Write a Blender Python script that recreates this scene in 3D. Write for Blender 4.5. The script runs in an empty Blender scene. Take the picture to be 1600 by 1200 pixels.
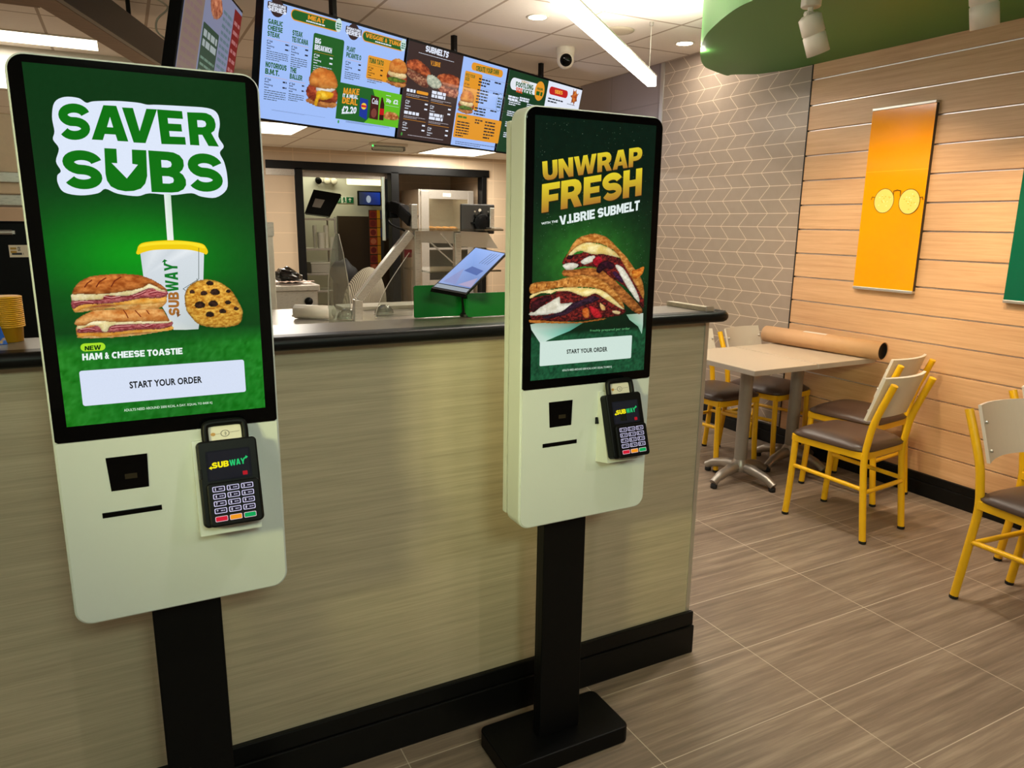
import bpy, bmesh, math, random
import numpy as np
from mathutils import Vector, Matrix
from mathutils.geometry import tessellate_polygon
SC = bpy.context.scene
COL = SC.collection
PI = math.pi

# ---------------------------------------------------------------- camera, world, exposure
cam_data = bpy.data.cameras.new('camera')
cam = bpy.data.objects.new('camera', cam_data); COL.objects.link(cam)
cam_data.sensor_width = 36.0; cam_data.lens = 1138.616 / 1600 * 36.0
cam_data.clip_start = 0.02
_r = Vector((0.88607756, -0.46337236, 0.0123542)); _u = Vector((0.08891076, 0.19605478, 0.97655384)); _f = Vector((0.45493015, 0.86420402, -0.21491853))
cam.matrix_world = Matrix(((_r.x, _u.x, -_f.x, 0), (_r.y, _u.y, -_f.y, 0), (_r.z, _u.z, -_f.z, 1.40), (0, 0, 0, 1)))
SC.camera = cam
SC.view_settings.view_transform = 'Standard'; SC.view_settings.look = 'None'
SC.view_settings.exposure = 0.0; SC.view_settings.gamma = 1.0
world = bpy.data.worlds.new('world'); SC.world = world; world.use_nodes = True
world.node_tree.nodes['Background'].inputs[0].default_value = (1.0, 0.9, 0.78, 1)
world.node_tree.nodes['Background'].inputs[1].default_value = 0.03

# ---------------------------------------------------------------- lamps of the place, and added ones
LAMP_WARM = (1.0, 0.92, 0.80)
def area_lamp(name, loc, size, power, color=LAMP_WARM, shape='DISK', aim=None, size_y=None, spread=None):
    d = bpy.data.lights.new(name, 'AREA'); d.shape = shape; d.size = size; d.energy = power; d.color = color
    if size_y: d.size_y = size_y
    if spread: d.spread = spread
    o = bpy.data.objects.new(name, d); COL.objects.link(o); o.location = loc
    if aim: o.rotation_euler = (Vector(aim) - Vector(loc)).to_track_quat('-Z', 'Y').to_euler()
    return o
def spot_lamp(name, loc, aim, power, angle, blend, color, radius=0.03):
    d = bpy.data.lights.new(name, 'SPOT'); d.energy = power; d.spot_size = angle; d.spot_blend = blend; d.color = color; d.shadow_soft_size = radius
    o = bpy.data.objects.new(name, d); COL.objects.link(o); o.location = loc
    o.rotation_euler = (Vector(aim) - Vector(loc)).to_track_quat('-Z', 'Y').to_euler()
    return o
# added unseen lamps behind and left of the camera, tinting counter and kiosks yellow-green
area_lamp('unseen_tint_lamp', (0.15, -1.3, 2.30), 0.7, 22, (0.74, 1.0, 0.78), 'RECTANGLE', (0.55, 1.68, 0.8), 0.3)
area_lamp('unseen_tint_lamp', (-1.55, -0.15, 1.85), 0.4, 2.6, (1.0, 0.98, 0.42), 'RECTANGLE', (0.72, 1.44, 1.1), 0.35, 0.62)

# two ceiling panels over the kitchen, and the tube in the back room
area_lamp('kitchen_panel_lamp', (1.36, 7.85, 2.28), 0.55, 66, (1.0, 0.92, 0.80), 'RECTANGLE', None, 0.9)
area_lamp('kitchen_panel_lamp', (3.94, 9.05, 2.28), 0.8, 66, (1.0, 0.92, 0.80), 'RECTANGLE', None, 0.85)
area_lamp('kitchen_panel_lamp', (2.2, 4.9, 2.28), 0.6, 34, (1.0, 0.89, 0.74), 'RECTANGLE', None, 0.6)  # no panel is modelled at this lamp
area_lamp('back_room_lamp', (3.0, 12.3, 2.3), 0.8, 8, (0.95, 0.95, 0.66), 'RECTANGLE', None, 0.3)
area_lamp('left_panel_lamp', (-0.9, 6.25, 2.57), 1.0, 24, LAMP_WARM, 'RECTANGLE', None, 0.3)

# ---------------------------------------------------------------- colour and node helpers
def lin(c):
    return tuple(((v / 255.0) / 12.92 if v <= 10 else (((v / 255.0) + 0.055) / 1.055) ** 2.4) for v in c)
class NT:
    def __init__(s, name):
        s.m = bpy.data.materials.new(name); s.m.use_nodes = True; s.t = s.m.node_tree
        s.b = s.t.nodes['Principled BSDF']
    def n(s, kind, **kw):
        x = s.t.nodes.new(kind)
        for k, v in kw.items(): setattr(x, k, v)
        return x
    def put(s, sock, v):
        if isinstance(v, bpy.types.NodeSocket): s.t.links.new(v, sock)
        elif isinstance(v, (tuple, list)):
            sock.default_value = tuple(v) + ((1,) if len(v) == 3 and sock.type == 'RGBA' else ())
        else: sock.default_value = v
    def math(s, op, a, b=0.0, c=0.0):
        x = s.n('ShaderNodeMath', operation=op)
        for i, v in enumerate((a, b, c)):
            s.put(x.inputs[i], v)
        return x.outputs[0]
    def mix(s, fac, a, b):
        x = s.n('ShaderNodeMix', data_type='RGBA'); s.put(x.inputs[0], fac); s.put(x.inputs[6], a); s.put(x.inputs[7], b)
        return x.outputs[2]
    def coord(s, scale=(1, 1, 1), loc=(0, 0, 0), kind='Object'):
        c = s.n('ShaderNodeTexCoord'); mp = s.n('ShaderNodeMapping')
        mp.inputs['Scale'].default_value = scale; mp.inputs['Location'].default_value = loc
        s.t.links.new(c.outputs[kind], mp.inputs[0]); return mp.outputs[0]
    def noise(s, vec, scale=5, detail=3, rough=0.55):
        x = s.n('ShaderNodeTexNoise'); x.inputs['Scale'].default_value = scale; x.inputs['Detail'].default_value = detail
        x.inputs['Roughness'].default_value = rough; s.put(x.inputs['Vector'], vec); return x.outputs[0]
    def ramp(s, fac, stops):
        x = s.n('ShaderNodeValToRGB'); e = x.color_ramp.elements
        while len(e) < len(stops): e.new(0.5)
        for q, (p, c) in zip(e, stops): q.position = p; q.color = tuple(c) + (1,)
        s.put(x.inputs[0], fac); return x.outputs[0]
    def bump(s, h, strength=0.1, dist=0.002):
        x = s.n('ShaderNodeBump'); x.inputs['Strength'].default_value = strength; x.inputs['Distance'].default_value = dist
        s.put(x.inputs['Height'], h); s.t.links.new(x.outputs[0], s.b.inputs['Normal'])
    def set(s, **kw):
        names = dict(color='Base Color', rough='Roughness', metal='Metallic', spec='Specular IOR Level', emit='Emission Color', power='Emission Strength',
                     alpha='Alpha', trans='Transmission Weight', ior='IOR', coat='Coat Weight')
        for k, v in kw.items(): s.put(s.b.inputs[names[k]], v)
        return s
def plain(name, rgb, rough=0.5, metal=0.0, var=0.08, scale=30, spec=0.5, bump=0.0):
    """painted / moulded surface: slight procedural mottling of colour"""
    t = NT(name); c = lin(rgb); v = t.noise(t.coord(), scale)
    t.set(color=t.mix(v, tuple(x * (1 - var) for x in c), tuple(min(1, x * (1 + var)) for x in c)), rough=rough, metal=metal, spec=spec)
    if bump: t.bump(v, bump)
    return t.m
def wood(name, dark, light, along=(1.2, 14, 14), rough=0.45, fine=60):
    t = NT(name); c = t.coord(along)
    a = t.noise(c, 3.0, 5, 0.65); b = t.noise(t.coord(tuple(x * 1.0 for x in along)), 14, 3, 0.6)
    f = t.math('ADD', t.math('MULTIPLY', a, 0.65), t.math('MULTIPLY', b, 0.35))
    t.set(color=t.ramp(f, [(0.32, lin(dark)), (0.68, lin(light))]), rough=rough); t.bump(b, 0.04, 0.001)
    return t.m
def brushed(name, rgb, rough=0.32, along=(2, 60, 60)):
    t = NT(name); v = t.noise(t.coord(along), 16, 2); c = lin(rgb)
    t.set(color=t.mix(v, tuple(x * 0.94 for x in c), c), metal=0.7, rough=t.math('ADD', t.math('MULTIPLY', v, 0.15), rough - 0.08)); return t.m
def glow(name, rgb, power):
    t = NT(name); v = t.noise(t.coord(), 3); c = lin(rgb)
    t.set(color=c, emit=t.mix(v, c, tuple(min(1, x * 1.03) for x in c)), power=power, rough=0.4); return t.m
def clear(name, rgb=(225, 240, 235), rough=0.02, mixv=0.86):
    """thin clear sheet: mostly see-through with a sharp reflection"""
    t = NT(name); nt = t.t
    tr = t.n('ShaderNodeBsdfTransparent'); tr.inputs[0].default_value = lin(rgb) + (1,)
    gl = t.n('ShaderNodeBsdfGlossy'); gl.inputs['Roughness'].default_value = rough
    fr = t.n('ShaderNodeFresnel'); fr.inputs[0].default_value = 1.5
    v = t.math('ADD', t.math('MULTIPLY', t.noise(t.coord(), 8), 0.03), t.math('ADD', fr.outputs[0], 1 - mixv - 0.1))
    mx = t.n('ShaderNodeMixShader'); t.put(mx.inputs[0], v)
    nt.links.new(tr.outputs[0], mx.inputs[1]); nt.links.new(gl.outputs[0], mx.inputs[2])
    nt.links.new(mx.outputs[0], nt.nodes['Material Output'].inputs[0]); nt.nodes.remove(t.b); return t.m
def picture(name, lit, rough=0.08, power=1.0, spec=0.35):
    """a screen (lit) or print (not lit) whose picture is its own colour layer"""
    t = NT(name); a = t.n('ShaderNodeVertexColor'); a.layer_name = 'ink'
    g = t.noise(t.coord((1, 1, 1)), 400, 1); d = t.math('ADD', t.math('MULTIPLY', g, 0.06), 0.97)
    x = t.n('ShaderNodeMix', data_type='RGBA', blend_type='MULTIPLY'); t.put(x.inputs[0], 1.0); t.put(x.inputs[6], a.outputs[0]); t.put(x.inputs[7], d)
    if lit: t.set(color=(0.004, 0.004, 0.004), emit=x.outputs[2], power=power, rough=rough, spec=spec)
    else: t.set(color=x.outputs[2], rough=rough, spec=0.5)
    return t.m

# ---------------------------------------------------------------- mesh helpers
class MB:
    def __init__(s): s.v = []; s.f = []; s.m = []; s.sm = []; s.c = []
    def add(s, vs, fs, mi=0, smooth=False, col=None):
        o = len(s.v); s.v += [tuple(v) for v in vs]
        for f in fs: s.f.append(tuple(i + o for i in f)); s.m.append(mi); s.sm.append(smooth)
        if col is not None: s.c += [col] * len(vs) if len(col) == 3 and not isinstance(col[0], (tuple, list)) else list(col)
        return s
    def bmesh(s, bm, mi=0, smooth=False, M=None):
        bm.verts.index_update()
        vs = [(M @ v.co if M else v.co)[:] for v in bm.verts]; fs = [[v.index for v in f.verts] for f in bm.faces]; bm.free()
        return s.add(vs, fs, mi, smooth)
    def box(s, a, b, r=0.0, mi=0, seg=2, M=None):
        a = Vector(a); b = Vector(b); bm = bmesh.new()
        bmesh.ops.create_cube(bm, size=1.0)
        for v in bm.verts: v.co = Vector([(a[i] + b[i]) / 2 + v.co[i] * (b[i] - a[i]) for i in range(3)])
        if r > 0: bmesh.ops.bevel(bm, geom=list(bm.edges), offset=r, segments=seg, profile=0.5, affect='EDGES')
        return s.bmesh(bm, mi, False, M)
    def slab(s, poly, z0, z1, axis='z', mi=0, bev=0.0, M=None):
        """extrude a 2-D outline; axis z: (x,y) up z, axis y: (x,z) along y, axis x: (y,z) along x"""
        bm = bmesh.new()
        def P(p, h): return {'z': (p[0], p[1], h), 'y': (p[0], h, p[1]), 'x': (h, p[0], p[1])}[axis]
        lo = [bm.verts.new(P(p, z0)) for p in poly]; hi = [bm.verts.new(P(p, z1)) for p in poly]; n = len(poly)
        bm.faces.new(lo); bm.faces.new(hi)
        for i in range(n): bm.faces.new((lo[i], lo[(i + 1) % n], hi[(i + 1) % n], hi[i]))
        bmesh.ops.recalc_face_normals(bm, faces=list(bm.faces))
        if bev: 
            es = [e for e in bm.edges if len({v in lo for v in e.verts}) == 1]
            bmesh.ops.bevel(bm, geom=es, offset=bev, segments=2, profile=0.5, affect='EDGES')
        return s.bmesh(bm, mi, False, M)
    def beam(s, p, q, w, h, mi=0, r=0.0, up=(0, 0, 1)):
        p = Vector(p); q = Vector(q); d = (q - p); L = d.length; d.normalize()
        x = d.cross(Vector(up)); 
        if x.length < 1e-4: x = d.cross(Vector((0, 1, 0)))
        x.normalize(); y = x.cross(d)
        M = Matrix(((x.x, y.x, d.x, p.x), (x.y, y.y, d.y, p.y), (x.z, y.z, d.z, p.z), (0, 0, 0, 1)))
        return s.box((-w / 2, -h / 2, 0), (w / 2, h / 2, L), r, mi, 2, M)
    def tube(s, pts, r, seg=12, mi=0, caps=True):
        pts = [Vector(p) for p in pts]; n = len(pts); rs = r if isinstance(r, (list, tuple)) else [r] * n
        vs = []; fs = []; prev = None
        for i, p in enumerate(pts):
            t = (pts[min(i + 1, n - 1)] - pts[max(i - 1, 0)]).normalized()
            if prev is None:
                a = t.orthogonal().normalized()
            else: a = (prev - t * prev.dot(t)).normalized()
            prev = a; b = t.cross(a)
            vs += [p + (a * math.cos(k * 2 * PI / seg) + b * math.sin(k * 2 * PI / seg)) * rs[i] for k in range(seg)]
        for i in range(n - 1):
            for k in range(seg):
                k2 = (k + 1) % seg; fs.append((i * seg + k, i * seg + k2, (i + 1) * seg + k2, (i + 1) * seg + k))
        s.add(vs, fs, mi, True)
        if caps:
            s.add(vs[:seg], [tuple(range(seg))[::-1]], mi); s.add(vs[-seg:], [tuple(range(seg))], mi)
        return s
    def lathe(s, prof, c=(0, 0, 0), seg=24, mi=0, axis=(0, 0, 1), smooth=True):
        ax = Vector(axis).normalized(); a = ax.orthogonal().normalized(); b = ax.cross(a); c = Vector(c); vs = []; fs = []
        for (r, h) in prof:
            vs += [c + ax * h + (a * math.cos(k * 2 * PI / seg) + b * math.sin(k * 2 * PI / seg)) * r for k in range(seg)]
        n = len(prof)
        for i in range(n - 1):
            for k in range(seg):
                k2 = (k + 1) % seg; fs.append((i * seg + k, i * seg + k2, (i + 1) * seg + k2, (i + 1) * seg + k))
        s.add(vs, fs, mi, smooth)
        if prof[0][0] > 1e-4: s.add(vs[:seg], [tuple(range(seg))[::-1]], mi)
        if prof[-1][0] > 1e-4: s.add(vs[-seg:], [tuple(range(seg))], mi)
        return s
    def build(s, name, mats, parent=None, loc=None, fix=True):
        me = bpy.data.meshes.new(name); me.from_pydata(s.v, [], s.f)
        for m in (mats if isinstance(mats, (list, tuple)) else [mats]): me.materials.append(m)
        me.polygons.foreach_set('material_index', s.m); me.polygons.foreach_set('use_smooth', s.sm)
        if s.c and len(s.c) == len(s.v):
            a = me.color_attributes.new('ink', 'FLOAT_COLOR', 'POINT')
            a.data.foreach_set('color', np.c_[np.array(s.c, dtype=np.float32), np.ones(len(s.c), dtype=np.float32)].ravel())
        elif fix:
            bm = bmesh.new(); bm.from_mesh(me); bmesh.ops.recalc_face_normals(bm, faces=list(bm.faces)); bm.to_mesh(me); bm.free()
        me.update()
        o = bpy.data.objects.new(name, me); COL.objects.link(o)
        if parent: o.parent = parent
        if loc: o.location = loc
        return o
def smooth_open(pts, k=6):
    P = [Vector(p) for p in pts]; out = []
    for i in range(len(P) - 1):
        a, b, c, d = P[max(i - 1, 0)], P[i], P[i + 1], P[min(i + 2, len(P) - 1)]
        for j in range(k):
            t = j / k; out.append(0.5 * ((2 * b) + (c - a) * t + (2 * a - 5 * b + 4 * c - d) * t * t + (3 * b - a - 3 * c + d) * t ** 3))
    out.append(P[-1]); return out
def smooth_closed(pts, k=4):
    P = [np.array(p, float) for p in pts]; n = len(P); out = []
    for i in range(n):
        a, b, c, d = P[i - 1], P[i], P[(i + 1) % n], P[(i + 2) % n]
        for j in range(k):
            t = j / k; out.append(tuple(0.5 * ((2 * b) + (c - a) * t + (2 * a - 5 * b + 4 * c - d) * t * t + (3 * b - a - 3 * c + d) * t ** 3)))
    return out
def rrect_pts(x0, z0, x1, z1, r, k=5):
    r = min(r, abs(x1 - x0) / 2, abs(z1 - z0) / 2); o = []
    for cx, cz, a in ((x1 - r, z1 - r, 0), (x0 + r, z1 - r, 90), (x0 + r, z0 + r, 180), (x1 - r, z0 + r, 270)):
        for j in range(k + 1):
            t = math.radians(a + 90 * j / k); o.append((cx + r * math.cos(t), cz + r * math.sin(t)))
    return o
def ell_pts(cx, cz, rx, rz, k=28): return [(cx + rx * math.cos(2 * PI * i / k), cz + rz * math.sin(2 * PI * i / k)) for i in range(k)]

# ---------------------------------------------------------------- lettering and flat pictures
_tc = {}
def text_mesh(body, bold):
    key = (body, bold)
    if key not in _tc:
        c = bpy.data.curves.new('lettering', 'FONT'); c.body = body; c.offset = bold; c.resolution_u = 3; c.align_x = 'LEFT'; c.space_line = 0.95
        if bold > 0.02: c.space_character = 1.0 + bold * 1.6
        o = bpy.data.objects.new('lettering', c); COL.objects.link(o)
        me = o.to_mesh(); vs = np.array([v.co[:2] for v in me.vertices]); fs = [tuple(p.vertices) for p in me.polygons]
        o.to_mesh_clear(); bpy.data.objects.remove(o); bpy.data.curves.remove(c)
        _tc[key] = (vs, fs)
    return _tc[key]
def vnoise(x, y, seed=0):
    """smooth value noise on arrays"""
    def h(i, j): 
        n = np.sin(i * 127.1 + j * 311.7 + seed * 74.7) * 43758.5453; return n - np.floor(n)
    i = np.floor(x); j = np.floor(y); u = x - i; v = y - j; u = u * u * (3 - 2 * u); v = v * v * (3 - 2 * v)
    return (h(i, j) * (1 - u) + h(i + 1, j) * u) * (1 - v) + (h(i, j + 1) * (1 - u) + h(i + 1, j + 1) * u) * v
def fbm(x, y, s=0): return 0.5 * vnoise(x, y, s) + 0.3 * vnoise(2.1 * x, 2.1 * y, s + 1) + 0.2 * vnoise(4.3 * x, 4.3 * y, s + 2)
class Canvas:
    """collects flat coloured shapes lying on one plane; every shape sits a hair above the one before"""
    def __init__(s, O, U, V, N, mat, eps=0.00012):
        s.O, s.U, s.V, s.N = Vector(O), Vector(U), Vector(V), Vector(N); s.mat = mat; s.eps = eps; s.k = 1; s.mb = MB()
    def P(s, p, k=None): return s.O + s.U * p[0] + s.V * p[1] + s.N * ((s.k if k is None else k) * s.eps)
    def up(s): s.k += 1; return s
    def poly(s, pts, rgb, rgbs=None):
        vs = [s.P(p) for p in pts]; fs = tessellate_polygon([[Vector((p[0], p[1], 0)) for p in pts]])
        s.mb.add(vs, fs, 0, False, [lin(c) for c in rgbs] if rgbs else lin(rgb)); s.up(); return s
    def rect(s, a, b, rgb, r=0.0):
        x0, x1 = sorted((a[0], b[0])); z0, z1 = sorted((a[1], b[1]))
        return s.poly(rrect_pts(x0, z0, x1, z1, r) if r else [(x0, z0), (x1, z0), (x1, z1), (x0, z1)], rgb)
    def ell(s, c, rx, rz, rgb, k=28): return s.poly(ell_pts(c[0], c[1], rx, rz, k), rgb)
    def line(s, pts, w, rgb):
        for a, b in zip(pts[:-1], pts[1:]):
            a = np.array(a); b = np.array(b); d = b - a; L = np.hypot(*d)
            if L < 1e-7: continue
            n = np.array((-d[1], d[0])) / L * w / 2; e = d / L * w * 0.3
            s.mb.add([s.P(p) for p in (a - n - e, b - n + e, b + n + e, a + n - e)], [(0, 1, 2, 3)], 0, False, lin(rgb))
        s.up(); return s
    def text(s, body, a, b, rgb, bold=0.0, rot=0, shear=0.0, rgb2=None):
        """fit the lettering into the rectangle a-b; rot=90 reads upwards"""
        vs, fs = text_mesh(body, bold); x0, x1 = sorted((a[0], b[0])); z0, z1 = sorted((a[1], b[1]))
        lo = vs.min(0); hi = vs.max(0); t = (vs - lo) / np.maximum(hi - lo, 1e-6)
        cols = None
        if rgb2: cols = [tuple(np.array(lin(rgb)) * q + np.array(lin(rgb2)) * (1 - q)) for q in t[:, 1]]
        if rot == 90: t = np.stack([1 - t[:, 1], t[:, 0]], 1)
        p = np.stack([x0 + t[:, 0] * (x1 - x0) + shear * t[:, 1] * (z1 - z0), z0 + t[:, 1] * (z1 - z0)], 1)
        s.mb.add([s.P(q) for q in p], fs, 0, False, cols if cols else lin(rgb)); s.up(); return s
    def scribble(s, a, b, rows, rgb, seed=1, fill=0.55, last=0.6):
        """small print too small to read: rows of word-length dashes"""
        R = random.Random(seed); x0, x1 = sorted((a[0], b[0])); z0, z1 = sorted((a[1], b[1])); h = (z1 - z0) / rows
        for i in range(rows):
            z = z1 - h * (i + 0.5); x = x0; end = x1 if i < rows - 1 else x0 + (x1 - x0) * last
            while x < end:
                w = h * R.uniform(0.8, 2.6); w = min(w, end - x)
                hh = h * fill / 2
                s.mb.add([s.P(p) for p in ((x, z - hh), (x + w, z - hh), (x + w, z + hh), (x, z + hh))], [(0, 1, 2, 3)], 0, False, lin(rgb)); x += w + h * 0.3
        s.up(); return s
    def field(s, a, b, nx, nz, fn):
        """a picture area whose colour changes from place to place: fn(u, v) with u, v in 0..1 (v up) -> rgb array"""
        x0, x1 = sorted((a[0], b[0])); z0, z1 = sorted((a[1], b[1]))
        U, V = np.meshgrid(np.linspace(0, 1, nx + 1), np.linspace(0, 1, nz + 1)); rgb = fn(U, V) 
        c = np.clip(rgb, 0, 255) / 255; c = np.where(c <= 0.04045, c / 12.92, ((c + 0.055) / 1.055) ** 2.4).reshape(-1, 3)
        X = x0 + U * (x1 - x0); Z = z0 + V * (z1 - z0)
        vs = [s.P(p) for p in zip(X.ravel(), Z.ravel())]
        fs = [(j * (nx + 1) + i, j * (nx + 1) + i + 1, (j + 1) * (nx + 1) + i + 1, (j + 1) * (nx + 1) + i) for j in range(nz) for i in range(nx)]
        s.mb.add(vs, fs, 0, False, [tuple(q) for q in c]); s.up(); return s
    def paint(s, layers, step):
        """food picture: smooth outlines filled with mottled colour, painted one over the other on a fine grid"""
        polys = [(np.array(smooth_closed(l[0])), l) for l in layers]
        lo = np.min([p.min(0) for p, _ in polys], 0); hi = np.max([p.max(0) for p, _ in polys], 0)
        nx = int((hi[0] - lo[0]) / step) + 2; nz = int((hi[1] - lo[1]) / step) + 2
        X, Z = np.meshgrid(lo[0] + np.arange(nx) * step, lo[1] + np.arange(nz) * step)
        img = np.zeros((nz, nx, 3)); al = np.zeros((nz, nx), bool)
        for n, (p, l) in enumerate(polys):
            c1, c2 = np.array(l[1], float), np.array(l[2], float); sc = l[3] if len(l) > 3 else 1.0; rim = l[4] if len(l) > 4 else 0.25
            wob = (fbm(X / step / 6, Z / step / 6, n) - 0.5) * step * 1.3
            ins = np.zeros(X.shape, bool); dist = np.full(X.shape, 1e9); px, pz = X + wob, Z + wob[::-1]
            for (x1, z1), (x2, z2) in zip(p, np.roll(p, -1, 0)):
                if abs(z2 - z1) > 1e-12: ins ^= ((z1 > pz) != (z2 > pz)) & (px < (x2 - x1) * (pz - z1) / (z2 - z1) + x1)
                dx, dz = x2 - x1, z2 - z1; t = np.clip(((px - x1) * dx + (pz - z1) * dz) / max(dx * dx + dz * dz, 1e-12), 0, 1)
                dist = np.minimum(dist, np.hypot(px - x1 - t * dx, pz - z1 - t * dz))
            g = fbm(X / step / 9 * sc, Z / step / 5 * sc, n + 7); g = np.clip((g - 0.25) * 2, 0, 1)
            fine = vnoise(X / step / 1.7, Z / step / 1.7, n) - 0.5
            hgt = (p[:, 1].max() - p[:, 1].min()); vz = np.clip((Z - p[:, 1].min()) / max(hgt, 1e-9), 0, 1)
            col = c1 + (c2 - c1) * g[..., None]; col = col * (1 + 0.10 * fine + 0.16 * (vz - 0.5))[..., None]
            col = col * (1 - rim * np.exp(-dist / (step * 2.2)))[..., None]
            img[ins] = col[ins]; al |= ins
        c = np.clip(img, 0, 255) / 255; c = np.where(c <= 0.04045, c / 12.92, ((c + 0.055) / 1.055) ** 2.4)
        idx = -np.ones(al.shape, int); idx[al] = np.arange(al.sum())
        vs = [s.P(q) for q in zip(X[al], Z[al])]; q = al[:-1, :-1] & al[1:, :-1] & al[:-1, 1:] & al[1:, 1:]
        J, I = np.nonzero(q); fs = list(zip(idx[J, I], idx[J, I + 1], idx[J + 1, I + 1], idx[J + 1, I]))
        fs = [tuple(int(t) for t in f) for f in fs]
        s.mb.add(vs, fs, 0, False, [tuple(t) for t in c[al]]); s.up(); return s
    def done(s, name, parent, label=None):
        o = s.mb.build(name, s.mat, parent, fix=False); s.mb = MB()
        if label: o['label'] = label
        return o

# ---------------------------------------------------------------- naming helpers
def tag(o, label, cat, group=None):
    o['label'] = label; o['category'] = cat
    if group: o['group'] = group
    return o
def thing(name, label, cat, loc=(0, 0, 0), rotz=0.0, group=None):
    o = bpy.data.objects.new(name, None); COL.objects.link(o); o.location = loc; o.rotation_euler = (0, 0, rotz); o.empty_display_size = 0.1
    return tag(o, label, cat, group)
def struct(o): o['kind'] = 'structure'; return o
def part(mb, name, mat, parent, label=None):
    o = mb.build(name, mat, parent)
    if label: o['label'] = label
    return o
def dup(root, loc, rotz, label, group=None):
    def cp(o, parent):
        c = o.copy(); COL.objects.link(c)
        if parent: c.parent = parent
        for ch in [k for k in o.children]: cp(ch, c)
        return c
    r = cp(root, None); r.location = loc; r.rotation_euler = (0, 0, rotz); r['label'] = label
    if group: r['group'] = group
    return r
def textq(cv, body, q, rgb, bold=0.0, rgb2=None):
    """lettering stretched between four corners: bottom-left, bottom-right, top-right, top-left"""
    vs, fs = text_mesh(body, bold); lo = vs.min(0); hi = vs.max(0); t = (vs - lo) / np.maximum(hi - lo, 1e-6)
    q = np.array(q); u = t[:, :1]; v = t[:, 1:]
    p = q[0] * (1 - u) * (1 - v) + q[1] * u * (1 - v) + q[2] * u * v + q[3] * (1 - u) * v
    cols = [tuple(np.array(lin(rgb)) * k + np.array(lin(rgb2)) * (1 - k)) for k in t[:, 1]] if rgb2 else lin(rgb)
    cv.mb.add([cv.P(k) for k in p], fs, 0, False, cols); cv.up(); return cv
Canvas.textq = textq

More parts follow.
